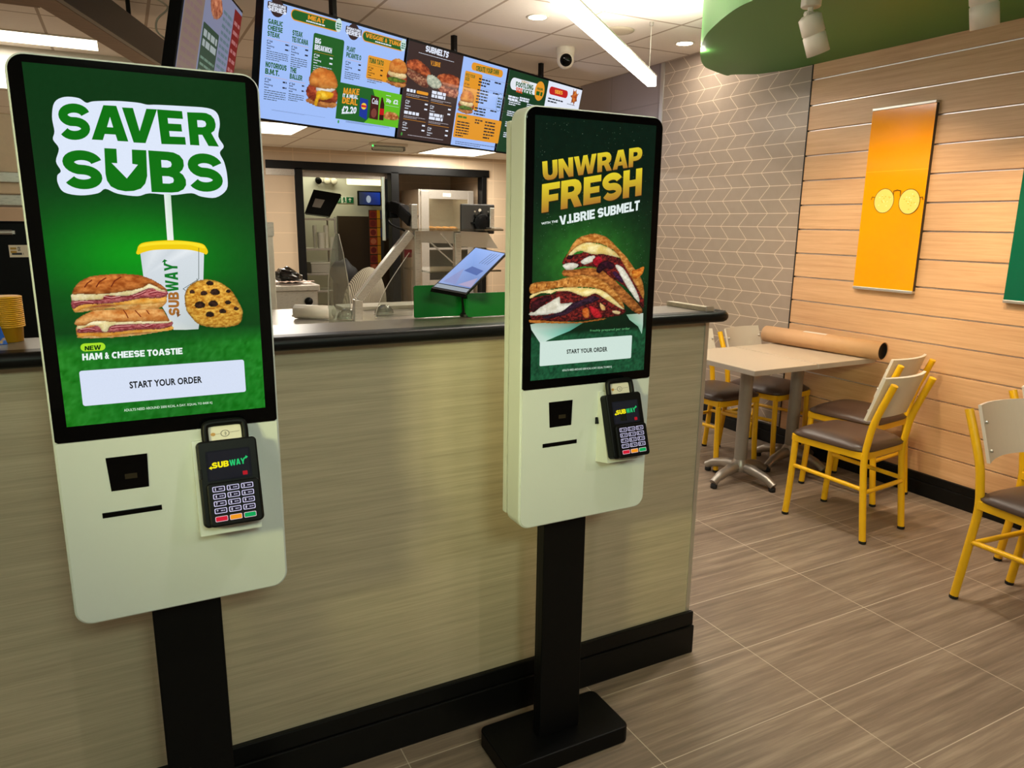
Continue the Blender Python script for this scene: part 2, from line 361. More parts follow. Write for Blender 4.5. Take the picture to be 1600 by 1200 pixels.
# heavy block capitals (outline, then holes) on a letter height of 1
GLYPH = {
 'A': [[(0, 0), (.3, 1), (.64, 1), (.94, 0), (.66, 0), (.61, .18), (.33, .18), (.28, 0)], [(.39, .38), (.55, .38), (.47, .68)]],
 'V': [[(0, 1), (.29, 1), (.47, .34), (.65, 1), (.94, 1), (.63, 0), (.31, 0)]],
 'E': [[(0, 0), (.74, 0), (.74, .23), (.28, .23), (.28, .39), (.67, .39), (.67, .61), (.28, .61), (.28, .77), (.74, .77), (.74, 1), (0, 1)]],
 'F': [[(0, 0), (.28, 0), (.28, .36), (.66, .36), (.66, .59), (.28, .59), (.28, .77), (.72, .77), (.72, 1), (0, 1)]],
 'R': [[(0, 0), (.28, 0), (.28, .33), (.40, .33), (.56, 0), (.88, 0), (.68, .40), (.78, .47), (.83, .58), (.84, .68), (.81, .82), (.72, .93), (.58, .99), (.45, 1), (0, 1)], [(.28, .56), (.28, .77), (.43, .77), (.52, .74), (.55, .665), (.52, .59), (.43, .56)]],
 'P': [[(0, 0), (.28, 0), (.28, .31), (.45, .31), (.6, .33), (.74, .40), (.82, .52), (.84, .66), (.81, .82), (.72, .93), (.58, .99), (.45, 1), (0, 1)], [(.28, .54), (.28, .77), (.43, .77), (.52, .74), (.55, .655), (.52, .57), (.43, .54)]],
 'B': [[(0, 0), (.48, 0), (.64, .02), (.77, .09), (.84, .2), (.84, .33), (.78, .45), (.70, .51), (.77, .58), (.81, .68), (.80, .82), (.72, .93), (.58, .99), (.45, 1), (0, 1)], [(.28, .22), (.28, .40), (.44, .40), (.53, .37), (.55, .31), (.53, .25), (.44, .22)], [(.28, .61), (.28, .79), (.42, .79), (.50, .76), (.52, .70), (.50, .64), (.42, .61)]],
 'U': [[(0, 1), (0, .38), (.03, .22), (.12, .08), (.26, .01), (.42, 0), (.58, .01), (.72, .08), (.81, .22), (.84, .38), (.84, 1), (.56, 1), (.56, .38), (.53, .28), (.42, .23), (.31, .28), (.28, .38), (.28, 1)]],
 'N': [[(0, 0), (0, 1), (.27, 1), (.57, .46), (.57, 1), (.84, 1), (.84, 0), (.57, 0), (.27, .54), (.27, 0)]],
 'W': [[(0, 1), (.28, 1), (.40, .38), (.54, 1), (.78, 1), (.92, .38), (1.04, 1), (1.32, 1), (1.08, 0), (.80, 0), (.66, .58), (.52, 0), (.24, 0)]],
 'H': [[(0, 0), (.28, 0), (.28, .38), (.56, .38), (.56, 0), (.84, 0), (.84, 1), (.56, 1), (.56, .62), (.28, .62), (.28, 1), (0, 1)]],
 'M': [[(0, 0), (0, 1), (.31, 1), (.51, .46), (.71, 1), (1.02, 1), (1.02, 0), (.75, 0), (.75, .56), (.60, .14), (.42, .14), (.27, .56), (.27, 0)]],
 'I': [[(0, 0), (.28, 0), (.28, 1), (0, 1)]], 'T': [[(.24, 0), (.52, 0), (.52, .77), (.76, .77), (.76, 1), (0, 1), (0, .77), (.24, .77)]],
 'L': [[(0, 0), (.68, 0), (.68, .23), (.28, .23), (.28, 1), (0, 1)]], '.': [[(0, 0), (.24, 0), (.24, .24), (0, .24)]],
 'D': [[(0, 0), (.42, 0), (.62, .05), (.76, .17), (.83, .35), (.84, .5), (.83, .65), (.76, .83), (.62, .95), (.42, 1), (0, 1)], [(.28, .23), (.28, .77), (.40, .77), (.50, .70), (.55, .58), (.56, .5), (.55, .42), (.50, .30), (.40, .23)]],
 'K': [[(0, 0), (.28, 0), (.28, .30), (.36, .40), (.60, 0), (.93, 0), (.55, .60), (.90, 1), (.56, 1), (.28, .64), (.28, 1), (0, 1)]],
 'O': [[(.45 + .45 * math.cos(a), .5 + .5 * math.sin(a)) for a in [i * PI / 12 for i in range(24)]], [(.45 + .175 * math.cos(a), .5 + .26 * math.sin(a)) for a in [i * PI / 8 for i in range(16)]]],
 'C': [[(.45 + .45 * math.cos(a), .5 + .5 * math.sin(a)) for a in [math.radians(d) for d in range(38, 323, 15)]] + [(.45 + .18 * math.cos(a), .5 + .26 * math.sin(a)) for a in [math.radians(d) for d in range(318, 41, -20)]]],
 'Y': [[(.33, 0), (.61, 0), (.61, .38), (.94, 1), (.65, 1), (.47, .62), (.29, 1), (0, 1), (.33, .38)]]}
def _s_outline(w=.86, s=.25):
    c = [(.43 + .305 * math.cos(math.radians(a)), .685 + .19 * math.sin(math.radians(a))) for a in range(12, 262, 14)] + [(.43 + .305 * math.cos(math.radians(a)), .315 + .19 * math.sin(math.radians(a))) for a in range(82, -170, -14)]
    L, Rr = [], []
    for i, p in enumerate(c):
        a, b = np.array(c[max(i - 1, 0)]), np.array(c[min(i + 1, len(c) - 1)]); d = b - a; d = d / np.hypot(*d); n = np.array((-d[1], d[0])) * s / 2
        L.append(tuple(np.array(p) + n)); Rr.append(tuple(np.array(p) - n))
    o = L + Rr[::-1]; x = [q[0] for q in o]; y = [q[1] for q in o]
    return [[((q[0] - min(x)) / (max(x) - min(x)) * w, (q[1] - min(y)) / (max(y) - min(y))) for q in o]]
GLYPH['S'] = _s_outline()
GLYPH['G'] = [GLYPH['C'][0]]
def _letter(c):
    if c in GLYPH: return GLYPH[c], None, max(p[0] for p in GLYPH[c][0])
    if c == ' ': return [], None, .26
    vs, fs = text_mesh(c, .035); lo = vs.min(0); hi = vs.max(0); return None, ((vs - lo) / np.maximum(hi - lo, 1e-6) * np.array((.66, 1)), fs), .66
def heavy(cv, word, q, rgb, rgb2=None, gap=.055):
    """heavy capitals stretched between bottom-left, bottom-right, top-right, top-left"""
    q = np.array(q); LT = [_letter(c) for c in word]; tot = sum(l[2] for l in LT) + gap * (len(word) - 1); x = 0
    for c, (loops, mesh, w) in zip(word, LT):
        if mesh: flat, fs = mesh
        else: flat = [p for l in loops for p in l]; fs = tessellate_polygon([[Vector((p[0], p[1], 0)) for p in l] for l in loops]) if loops else []
        vs = []; cols = []
        for p in flat:
            u = (x + p[0]) / tot; v = p[1]; vs.append(cv.P(q[0] * (1 - u) * (1 - v) + q[1] * u * (1 - v) + q[2] * u * v + q[3] * (1 - u) * v))
            cols.append(tuple(np.array(lin(rgb)) * v + np.array(lin(rgb2 or rgb)) * (1 - v)))
        if vs: cv.mb.add(vs, fs, 0, False, cols)
        if c == 'G': cv.mb.add([cv.P(q[0] * (1 - u) * (1 - v) + q[1] * u * (1 - v) + q[2] * u * v + q[3] * (1 - u) * v) for u, v in [((x + a) / tot, b) for a, b in ((.46, .32), (.84, .10), (.84, .54), (.46, .54))]], [(0, 1, 2, 3)], 0, False, lin(rgb))
        x += w + gap
    cv.up(); return cv
def heavy_rect(cv, word, a, b, rgb):
    x0, x1 = sorted((a[0], b[0])); z0, z1 = sorted((a[1], b[1])); return cv.heavy(word, [(x0, z0), (x1, z0), (x1, z1), (x0, z1)], rgb)
Canvas.heavy_rect = heavy_rect
Canvas.heavy = heavy

# ---------------------------------------------------------------- materials
M = {}
M['white'] = plain('kiosk_white_paint', (198, 204, 202), 0.42, var=0.015, scale=8)
M['black'] = plain('black_powder_coat', (8, 8, 9), 0.45, var=0.25, scale=90, spec=0.16)
M['gloss_black'] = plain('black_bezel_glass', (4, 4, 5), 0.05, var=0.1, scale=20, spec=0.16)
M['satin_black'] = plain('black_skirting', (12, 12, 12), 0.38, var=0.2, scale=25, spec=0.22)
M['dark_gap'] = plain('dark_gap', (22, 20, 18), 0.6)
M['plastic'] = plain('black_terminal_plastic', (11, 11, 12), 0.42, var=0.2, scale=60, spec=0.12)
M['screen'] = picture('screen_picture', True, 0.05, 1.0, 0.14)
M['menu_screen'] = picture('menu_screen_picture', True, 0.4, 1.0, 0.06)
M['print'] = picture('printed_picture', False, 0.12)
M['print_matt'] = picture('printed_matt', False, 0.5)
M['counter_wood'] = wood('counter_laminate', (162, 148, 124), (198, 184, 158), (0.55, 20, 24), 0.38)
M['worktop'] = plain('worktop_laminate', (118, 108, 96), 0.3, var=0.12, scale=60)
M['steel'] = brushed('brushed_steel', (200, 194, 184), 0.3)
M['alu'] = brushed('aluminium_trim', (205, 200, 192), 0.35, (60, 60, 2))
M['yellow'] = plain('yellow_powder_coat', (236, 180, 14), 0.3, var=0.05, scale=12)
M['vinyl'] = plain('brown_vinyl', (72, 54, 45), 0.36, var=0.1, scale=120, bump=0.05)
M['shell'] = plain('grey_white_shell', (214, 204, 190), 0.4, var=0.02, scale=10)
M['rubber'] = plain('black_rubber', (16, 15, 15), 0.7)
M['grey_metal'] = plain('grey_table_pedestal', (150, 144, 136), 0.35, 0.35, var=0.06)
M['table_top'] = plain('pale_table_laminate', (184, 168, 146), 0.42, var=0.02, scale=8)
M['table_edge'] = plain('table_edge_grey', (160, 150, 138), 0.5)
M['green_soffit'] = plain('green_soffit_paint', (74, 134, 62), 0.5, var=0.03, scale=6)
M['white_fitting'] = plain('white_fitting', (222, 212, 196), 0.4, var=0.02)
M['kraft'] = plain('kraft_tube_paper', (196, 152, 108), 0.6, var=0.07, scale=18)
M['green_acrylic'] = plain('green_acrylic', (14, 122, 42), 0.25, var=0.04)
M['glass'] = clear('clear_glass', (240, 242, 238), 0.02, 0.885); M['acrylic'] = clear('clear_acrylic', (226, 234, 230), 0.05, 0.74)
M['cream'] = plain('cream_paint', (216, 212, 200), 0.6, var=0.03, scale=5)
M['brown_dark'] = plain('dark_brown_laminate', (58, 40, 28), 0.6)
M['grey_plastic'] = plain('pale_grey_plastic', (190, 184, 168), 0.5)
M['lamp_white'] = glow('lamp_diffuser', (255, 250, 238), 9.0)
M['panel_lamp'] = glow('panel_diffuser', (255, 246, 225), 3.2)
M['tube_lamp'] = glow('back_room_diffuser', (255, 240, 160), 2.6)

# ---------------------------------------------------------------- floor
T = NT('floor_tile'); c0 = T.coord((1, 1, 1), (-1.753, -1.294, 0))
br = T.n('ShaderNodeTexBrick', offset=0.0, squash=1.0); T.put(br.inputs['Vector'], c0)
for k, v in (('Scale', 1.0), ('Brick Width', 0.6035), ('Row Height', 0.3045), ('Mortar Size', 0.0014), ('Mortar Smooth', 0.1), ('Bias', 0.0)): br.inputs[k].default_value = v
br.inputs['Color1'].default_value = (0.78, 0.78, 0.78, 1); br.inputs['Color2'].default_value = (1.05, 1.05, 1.05, 1); br.inputs['Mortar'].default_value = (1, 1, 1, 1)
s1 = T.noise(T.coord((0.7, 13, 1)), 2.2, 6, 0.62); s2 = T.noise(T.coord((2.5, 60, 1)), 2.0, 4, 0.6); s3 = T.noise(T.coord(), 1.3, 3)
sv = T.math('ADD', T.math('MULTIPLY', s1, 0.6), T.math('ADD', T.math('MULTIPLY', s2, 0.25), T.math('MULTIPLY', s3, 0.15)))
tile = T.ramp(sv, [(0.33, lin((104, 90, 77))), (0.5, lin((136, 118, 101))), (0.67, lin((172, 152, 131)))])
mm = T.n('ShaderNodeMix', data_type='RGBA', blend_type='MULTIPLY'); T.put(mm.inputs[0], 0.5); T.put(mm.inputs[6], tile); T.put(mm.inputs[7], br.outputs['Color'])
spk = T.math('GREATER_THAN', T.noise(T.coord(), 34, 2), 0.775)
base = T.mix(T.math('MULTIPLY', spk, 0.25), mm.outputs[2], lin((190, 175, 155)))
T.set(color=T.mix(br.outputs['Fac'], base, lin((196, 180, 160))), rough=T.math('ADD', T.math('MULTIPLY', s1, 0.18), 0.34), spec=0.45)
M['floor'] = T.m
b = MB(); b.add([(-3, -3.5, 0), (6.2, -3.5, 0), (6.2, 13, 0), (-3, 13, 0), (-3, -3.5, -0.1), (6.2, -3.5, -0.1), (6.2, 13, -0.1), (-3, 13, -0.1)],
      [(0, 1, 2, 3), (7, 6, 5, 4), (0, 4, 5, 1), (1, 5, 6, 2), (2, 6, 7, 3), (3, 7, 4, 0)])
struct(b.build('floor', M['floor']))

# ---------------------------------------------------------------- ceilings
def ceiling_mat(name, x0, y0, w, d, rgb):
    T = NT(name); c = T.coord((1, 1, 1), (-x0, -y0, 0)); br = T.n('ShaderNodeTexBrick', offset=0.0); T.put(br.inputs['Vector'], c)
    for k, v in (('Scale', 1.0), ('Brick Width', w), ('Row Height', d), ('Mortar Size', 0.009), ('Mortar Smooth', 0.0)): br.inputs[k].default_value = v
    v = T.noise(T.coord(), 60, 3); cc = lin(rgb)
    T.set(color=T.mix(br.outputs['Fac'], T.mix(v, tuple(x * .93 for x in cc), cc), lin((176, 158, 140))), rough=0.85); T.bump(v, 0.06); return T.m
b = MB(); b.box((-3, -3.5, 2.59), (3.85, 6.6, 2.69)); struct(b.build('ceiling', ceiling_mat('ceiling_tile', 2.545, 4.36, 0.575, 0.585, (238, 228, 216))))
b = MB(); b.box((-3, 6.66, 2.30), (6.2, 9.8, 2.40)); struct(b.build('ceiling', ceiling_mat('kitchen_ceiling_tile', 3.52, 8.6, 0.83, 0.95, (248, 244, 232))))
b = MB(); b.box((-3, 6.6, 2.30), (6.2, 6.66, 2.69)); struct(b.build('trim_1', M['cream']))

# ---------------------------------------------------------------- walls
def big_tile(name, rgb, w, h, x0=0.0, axes=(0, 2), grout=(1.15, 1.15, 1.15)):
    T = NT(name); c = T.n('ShaderNodeTexCoord'); sp = T.n('ShaderNodeSeparateXYZ'); T.put(sp.inputs[0], c.outputs['Object'])
    cb = T.n('ShaderNodeCombineXYZ'); T.put(cb.inputs[0], T.math('SUBTRACT', sp.outputs[axes[0]], x0)); T.put(cb.inputs[1], sp.outputs[axes[1]])
    br = T.n('ShaderNodeTexBrick', offset=0.0); T.put(br.inputs['Vector'], cb.outputs[0])
    for k, v in (('Scale', 1.0), ('Brick Width', w), ('Row Height', h), ('Mortar Size', 0.006), ('Mortar Smooth', 0.1)): br.inputs[k].default_value = v
    cc = lin(rgb); v = T.noise(T.coord(), 12, 3)
    T.set(color=T.mix(br.outputs['Fac'], T.mix(v, tuple(x * .95 for x in cc), cc), tuple(min(1, x * g) for x, g in zip(cc, grout))), rough=0.3); return T.m
T = NT('chevron_tile'); c = T.n('ShaderNodeTexCoord'); sp = T.n('ShaderNodeSeparateXYZ'); T.put(sp.inputs[0], c.outputs['Object'])
H_ = 0.085; W_ = 0.167
r = T.math('DIVIDE', T.math('SUBTRACT', sp.outputs[2], 1.40), H_); k = T.math('FLOOR', r); t = T.math('SUBTRACT', r, k)
par = T.math('FLOORED_MODULO', k, 2.0)
tt = T.math('ABSOLUTE', T.math('SUBTRACT', t, par))
s_ = T.math('DIVIDE', T.math('ADD', T.math('SUBTRACT', sp.outputs[1], 3.60), T.math('MULTIPLY', tt, 0.083)), W_)
fs = T.math('SUBTRACT', s_, T.math('FLOOR', s_))
e1 = T.math('GREATER_THAN', T.math('ABSOLUTE', T.math('SUBTRACT', fs, 0.5)), 0.485); e2 = T.math('GREATER_THAN', T.math('ABSOLUTE', T.math('SUBTRACT', t, 0.5)), 0.477)
gr = T.math('MAXIMUM', e1, e2); v = T.noise(T.coord(), 14, 3)
T.set(color=T.mix(gr, T.mix(v, lin((154, 138, 124)), lin((166, 150, 136))), lin((222, 204, 184))), rough=0.28); T.bump(T.math('SUBTRACT', 1.0, gr), 0.1, 0.001)
M['chevron'] = T.m
M['grey_tile'] = big_tile('large_grey_tile', (150, 138, 140), 0.62, 0.33, 4.7, (1, 2), (0.8, 0.8, 0.8))
M['kitchen_tile'] = big_tile('kitchen_wall_tile', (206, 184, 156), 0.47, 0.25, 1.05, (0, 2))
M['wall_wood'] = wood('wall_oak_panel', (196, 150, 108), (222, 180, 136), (18, 0.6, 22), 0.42)
M['groove'] = plain('groove_channel', (240, 236, 230), 0.36, 0.92, var=0.02)
b = MB()
b.box((3.70, -3.5, 0), (3.85, 3.25, 2.69), mi=0); b.box((3.70, 3.25, 0), (3.85, 4.65, 2.69), mi=1); b.box((3.70, 4.65, 0), (3.85, 5.8, 2.69), mi=2)
z = 0.8125 - 0.1437 * 5
while z < 2.6:
    z0 = max(z + 0.0040, 0.0); z1 = min(z + 0.1437 - 0.0040, 2.59)
    b.box((3.688, -3.5, z0), (3.6999, 3.248, z1), 0.0012, 3, 1); z += 0.1437
struct(b.build('wall_right', [M['groove'], M['chevron'], M['grey_tile'], M['wall_wood']]))
b = MB(); b.box((3.692, 4.635, 0), (3.702, 4.675, 2.59), 0.002); struct(b.build('trim_2', M['alu']))
b = MB(); b.box((3.684, 3.247, 0), (3.70, 3.253, 2.34)); struct(b.build('trim_3', M['dark_gap']))
b = MB(); b.box((3.67, -3.5, 0), (3.688, 5.8, 0.078), 0.003); b.box((3.673, -3.5, 0.08), (3.70, 5.8, 0.122), 0.003); b.box((3.675, -3.5, 0.0), (3.7, 5.8, 0.12)); struct(b.build('baseboard_right', M['satin_black']))
b = MB(); b.box((3.85, 5.7, 0), (6.2, 5.8, 2.69)); struct(b.build('wall_return', M['cream']))
b = MB(); b.box((-3.12, -3.5, 0), (-3, 9.9, 2.69)); struct(b.build('wall_left', M['cream']))
b = MB(); b.box((-3.12, -3.62, 0), (3.85, -3.5, 2.69)); struct(b.build('wall_front', M['cream']))
b = MB(); b.box((6.2, 5.7, 0), (6.3, 13, 2.69)); struct(b.build('wall_kitchen_right', M['kitchen_tile']))
# back wall of the kitchen with its wide opening (black frame), the alcove and the back room behind it
YB = 9.8
ox0 = (2.035,9.8,1.761)[0]; ox1 = (3.315,9.8,1.8)[0]; ox2 = (4.642,9.8,1.48)[0]; oz = 2.06
b = MB(); b.box((-3, YB, 0), (ox0, YB + 0.12, 2.4)); b.box((ox0, YB, oz), (ox2, YB + 0.12, 2.4)); b.box((ox2, YB, 0), (6.2, YB + 0.12, 2.4))
struct(b.build('wall_back', M['kitchen_tile']))
b = MB(); fx = (1.648,9.8,2.135)[0]
b.box((fx, YB - 0.03, oz - 0.02), (ox2 + 0.09, YB + 0.13, oz + 0.08), 0.004); b.box((ox0 - 0.04, YB - 0.03, 0), (ox0 + 0.06, YB + 0.13, oz), 0.004)
b.box((ox1 - 0.05, YB - 0.03, 0), (ox1 + 0.06, YB + 0.13, oz), 0.004); b.box((ox2 - 0.02, YB - 0.03, 0), (ox2 + 0.05, YB + 0.13, oz), 0.004)
struct(b.build('trim_4', M['satin_black']))
b = MB(); b.box((fx, YB - 0.012, oz - 0.1), (ox0, YB, oz - 0.021)); b.box((ox0, YB + 0.13, oz - 0.1), (ox1, YB + 0.16, oz - 0.02)); struct(b.build('trim_5', M['steel']))
b = MB(); b.box(((3.755,11.1,1.853)[0], YB + 1.3, 0), (ox2 + 0.2, YB + 1.36, 2.3)); b.box((ox2 + 0.05, YB + 0.12, 0), (ox2 + 0.11, YB + 1.3, 2.3)); b.box((ox1 + 0.06, YB + 0.12, 2.12), (ox2 + 0.05, YB + 1.3, 2.16)); xq = (3.735,11.1,1.852)[0]; b.slab([(ox1 + .0, YB + .125), (ox1 + .05, YB + .125), (xq + .05, YB + 1.3), (xq, YB + 1.3)], 0, 2.3); struct(b.build('wall_alcove', M['kitchen_tile']))
dz = (3.614,12.6,1.575)[2]
b = MB(); b.box((0.4, 12.7, 0), (6, 12.8, 2.45)); struct(b.build('wall_back_room', M['cream']))
b = MB(); b.box(((3.261,12.66,1.464)[0], 12.6, 0), (5.2, 12.69, (3.611,12.6,1.49)[2])); struct(b.build('door_1', M['brown_dark']))
b = MB(); b.box((0.4, YB + 0.12, 2.40), (6, 12.8, 2.45)); struct(b.build('ceiling', M['cream']))

# ---------------------------------------------------------------- green soffit over the tables
out = [(3.485,3.751,2.335),(3.3,3.678,2.335),(3.184,3.618,2.335),(3.023,3.472,2.335),(2.844,3.271,2.335),(2.68,3.051,2.335),(2.576,2.862,2.335),(2.489,2.668,2.335),(2.45,2.515,2.335)]
curve = [tuple(p[:2]) for p in smooth_open([(3.62, 3.62, 0), (3.50, 3.71, 0)] + [(p[0], p[1], 0) for p in out] + [(2.42, 2.2, 0)], 5)]
poly = [(3.686, 3.40)] + curve + [(2.42, -3.4), (3.686, -3.4)]
b = MB(); b.slab(poly, 2.335, 2.588); o = struct(b.build('trim_6', M['green_soffit']))

# ---------------------------------------------------------------- service counter
ctr = thing('service_counter', 'long wood-fronted service counter with black rounded edge and black plinth', 'counter', (0, 1.68, 0))
b = MB(); b.box((-2.98, 0, 0.005), (1.555, 0.17, 1.12)); part(b, 'front_panel', M['counter_wood'], ctr)
b = MB(); b.box((-2.98, 0.0, 1.121), (1.58, 0.170, 1.148), 0.002); part(b, 'worktop', M['worktop'], ctr)
b = MB()
path = [(-2.98, -0.036, 1.134)] + smooth_open([(1.50, -0.036, 1.134), (1.565, -0.036, 1.134), (1.592, -0.026, 1.134), (1.606, 0.0, 1.134), (1.606, 0.05, 1.134), (1.606, 0.17, 1.134)], 6)
b.tube(path, 0.0155, 14); b.box((-2.98, -0.036, 1.1185), (1.585, 0.0, 1.1494)); b.box((1.57, -0.02, 1.1185), (1.606, 0.17, 1.1494)); part(b, 'edge_nosing', M['satin_black'], ctr, 'black rounded edge')
b = MB(); b.box((-2.98, -0.02, 0.0), (1.572, -0.001, 0.100), 0.003); b.box((-2.98, -0.016, 0.102), (1.569, -0.0005, 0.15), 0.003); b.box((1.5555, -0.01, 0), (1.572, 0.16, 0.1), 0.003); part(b, 'plinth', M['satin_black'], ctr, 'black plinth')
b = MB(); b.box((1.545, -0.004, 0.15), (1.559, 0.004, 1.118)); b.box((1.5555, -0.002, 0.15), (1.559, 0.172, 1.118)); part(b, 'corner_trim', M['alu'], ctr, 'aluminium corner trim')
b = MB(); b.box((1.535, -0.012, 1.1485), (1.56, 0.172, 1.162), 0.001); part(b, 'end_upstand', M['counter_wood'], ctr)
b = MB(); b.box((1.533, -0.016, 1.1485), (1.562, -0.0125, 1.164)); part(b, 'upstand_trim', M['alu'], ctr)

# ---------------------------------------------------------------- self-order kiosks
def kiosk(x, y, label, art):
    k = thing('self_order_kiosk', label, 'kiosk', (x, y, 0), 0, 'self-order kiosks before the counter')
    b = MB(); b.slab(rrect_pts(-0.188, 0.015, 0.188, 0.195, 0.02), 0.0, 0.05, 'z', 0, 0.004); part(b, 'base_plate', M['black'], k)
    b = MB(); b.box((-0.062, 0.080, 0.05), (0.062, 0.108, 1.5), 0.003); b.box((-0.058, 0.1085, 0.05), (0.058, 0.125, 1.5), 0.003); b.box((-0.055, 0.1, 0.05), (0.055, 0.12, 1.5)); part(b, 'post', M['black'], k)
    b = MB(); b.slab(rrect_pts(-0.180, 0.703, 0.180, 1.640, 0.028, 8), 0.0, 0.060, 'y', 0, 0.004); part(b, 'cabinet', M['white'], k)
    b = MB(); b.slab([(0.1765, 1.036), (-0.1765, 1.036)] + [p for p in rrect_pts(-0.1765, 0.7065, 0.1765, 1.036, 0.026, 8) if p[1] < 0.9], -0.0022, 0.002, 'y', 0, 0.0008); part(b, 'front_panel', M['white'], k)
    b = MB(); b.box((-0.168, 0.0602, 0.73), (0.168, 0.0795, 1.60)); part(b, 'spacer', M['dark_gap'], k)
    b = MB()
    b.box((-0.172, 0.0797, 0.715), (-0.064, 0.0985, 1.617), 0.003); b.box((0.064, 0.0797, 0.715), (0.172, 0.0985, 1.617), 0.003); b.box((-0.066, 0.126, 0.715), (0.066, 0.129, 1.617), 0.001); part(b, 'rear_cover', M['white'], k)
    tp = [p for p in rrect_pts(-0.1765, 1.3, 0.1765, 1.6365, 0.024, 8) if p[1] > 1.45] + [(-0.1765, 1.040), (-0.172, 1.037), (0.172, 1.037), (0.1765, 1.040)]
    b = MB(); b.slab(tp, -0.0036, 0.002, 'y', 0, 0.0008); part(b, 'bezel', M['gloss_black'], k, 'glossy black bezel')
    cv = Canvas((0, -0.0037, 0), (1, 0, 0), (0, 0, 1), (0, -1, 0), M['screen'])
    art(cv, k)
    b = MB(); b.slab([(-0.107, 1.003), (-0.0435, 1.003), (-0.0455, 0.943), (-0.1035, 0.943)], -0.0030, -0.0022, 'y'); b.slab([(-0.098, 0.99), (-0.052, 0.99), (-0.056, 0.953), (-0.095, 0.953)], -0.0034, -0.0028, 'y')
    s = part(b, 'scanner_window', M['gloss_black'], k, 'black code scanner window')
    b = MB(); b.box((-0.081, -0.0040, 0.962), (-0.062, -0.0034, 0.971)); part(b, 'scanner_lens', plain('scanner_lens', (40, 34, 24), 0.2), s)
    b = MB(); b.box((-0.121, -0.0032, 0.8965), (-0.0285, -0.0018, 0.9060), 0.0005); part(b, 'receipt_slot', M['gloss_black'], k, 'thin black receipt slot')
    b = MB(); b.slab([(-0.002, 1.016), (-0.008, 1.016), (-0.052, 0.853), (-0.002, 0.843)], 0.028, 0.131, 'x'); part(b, 'terminal_bracket', M['white'], k, 'white wedge bracket')
    return k

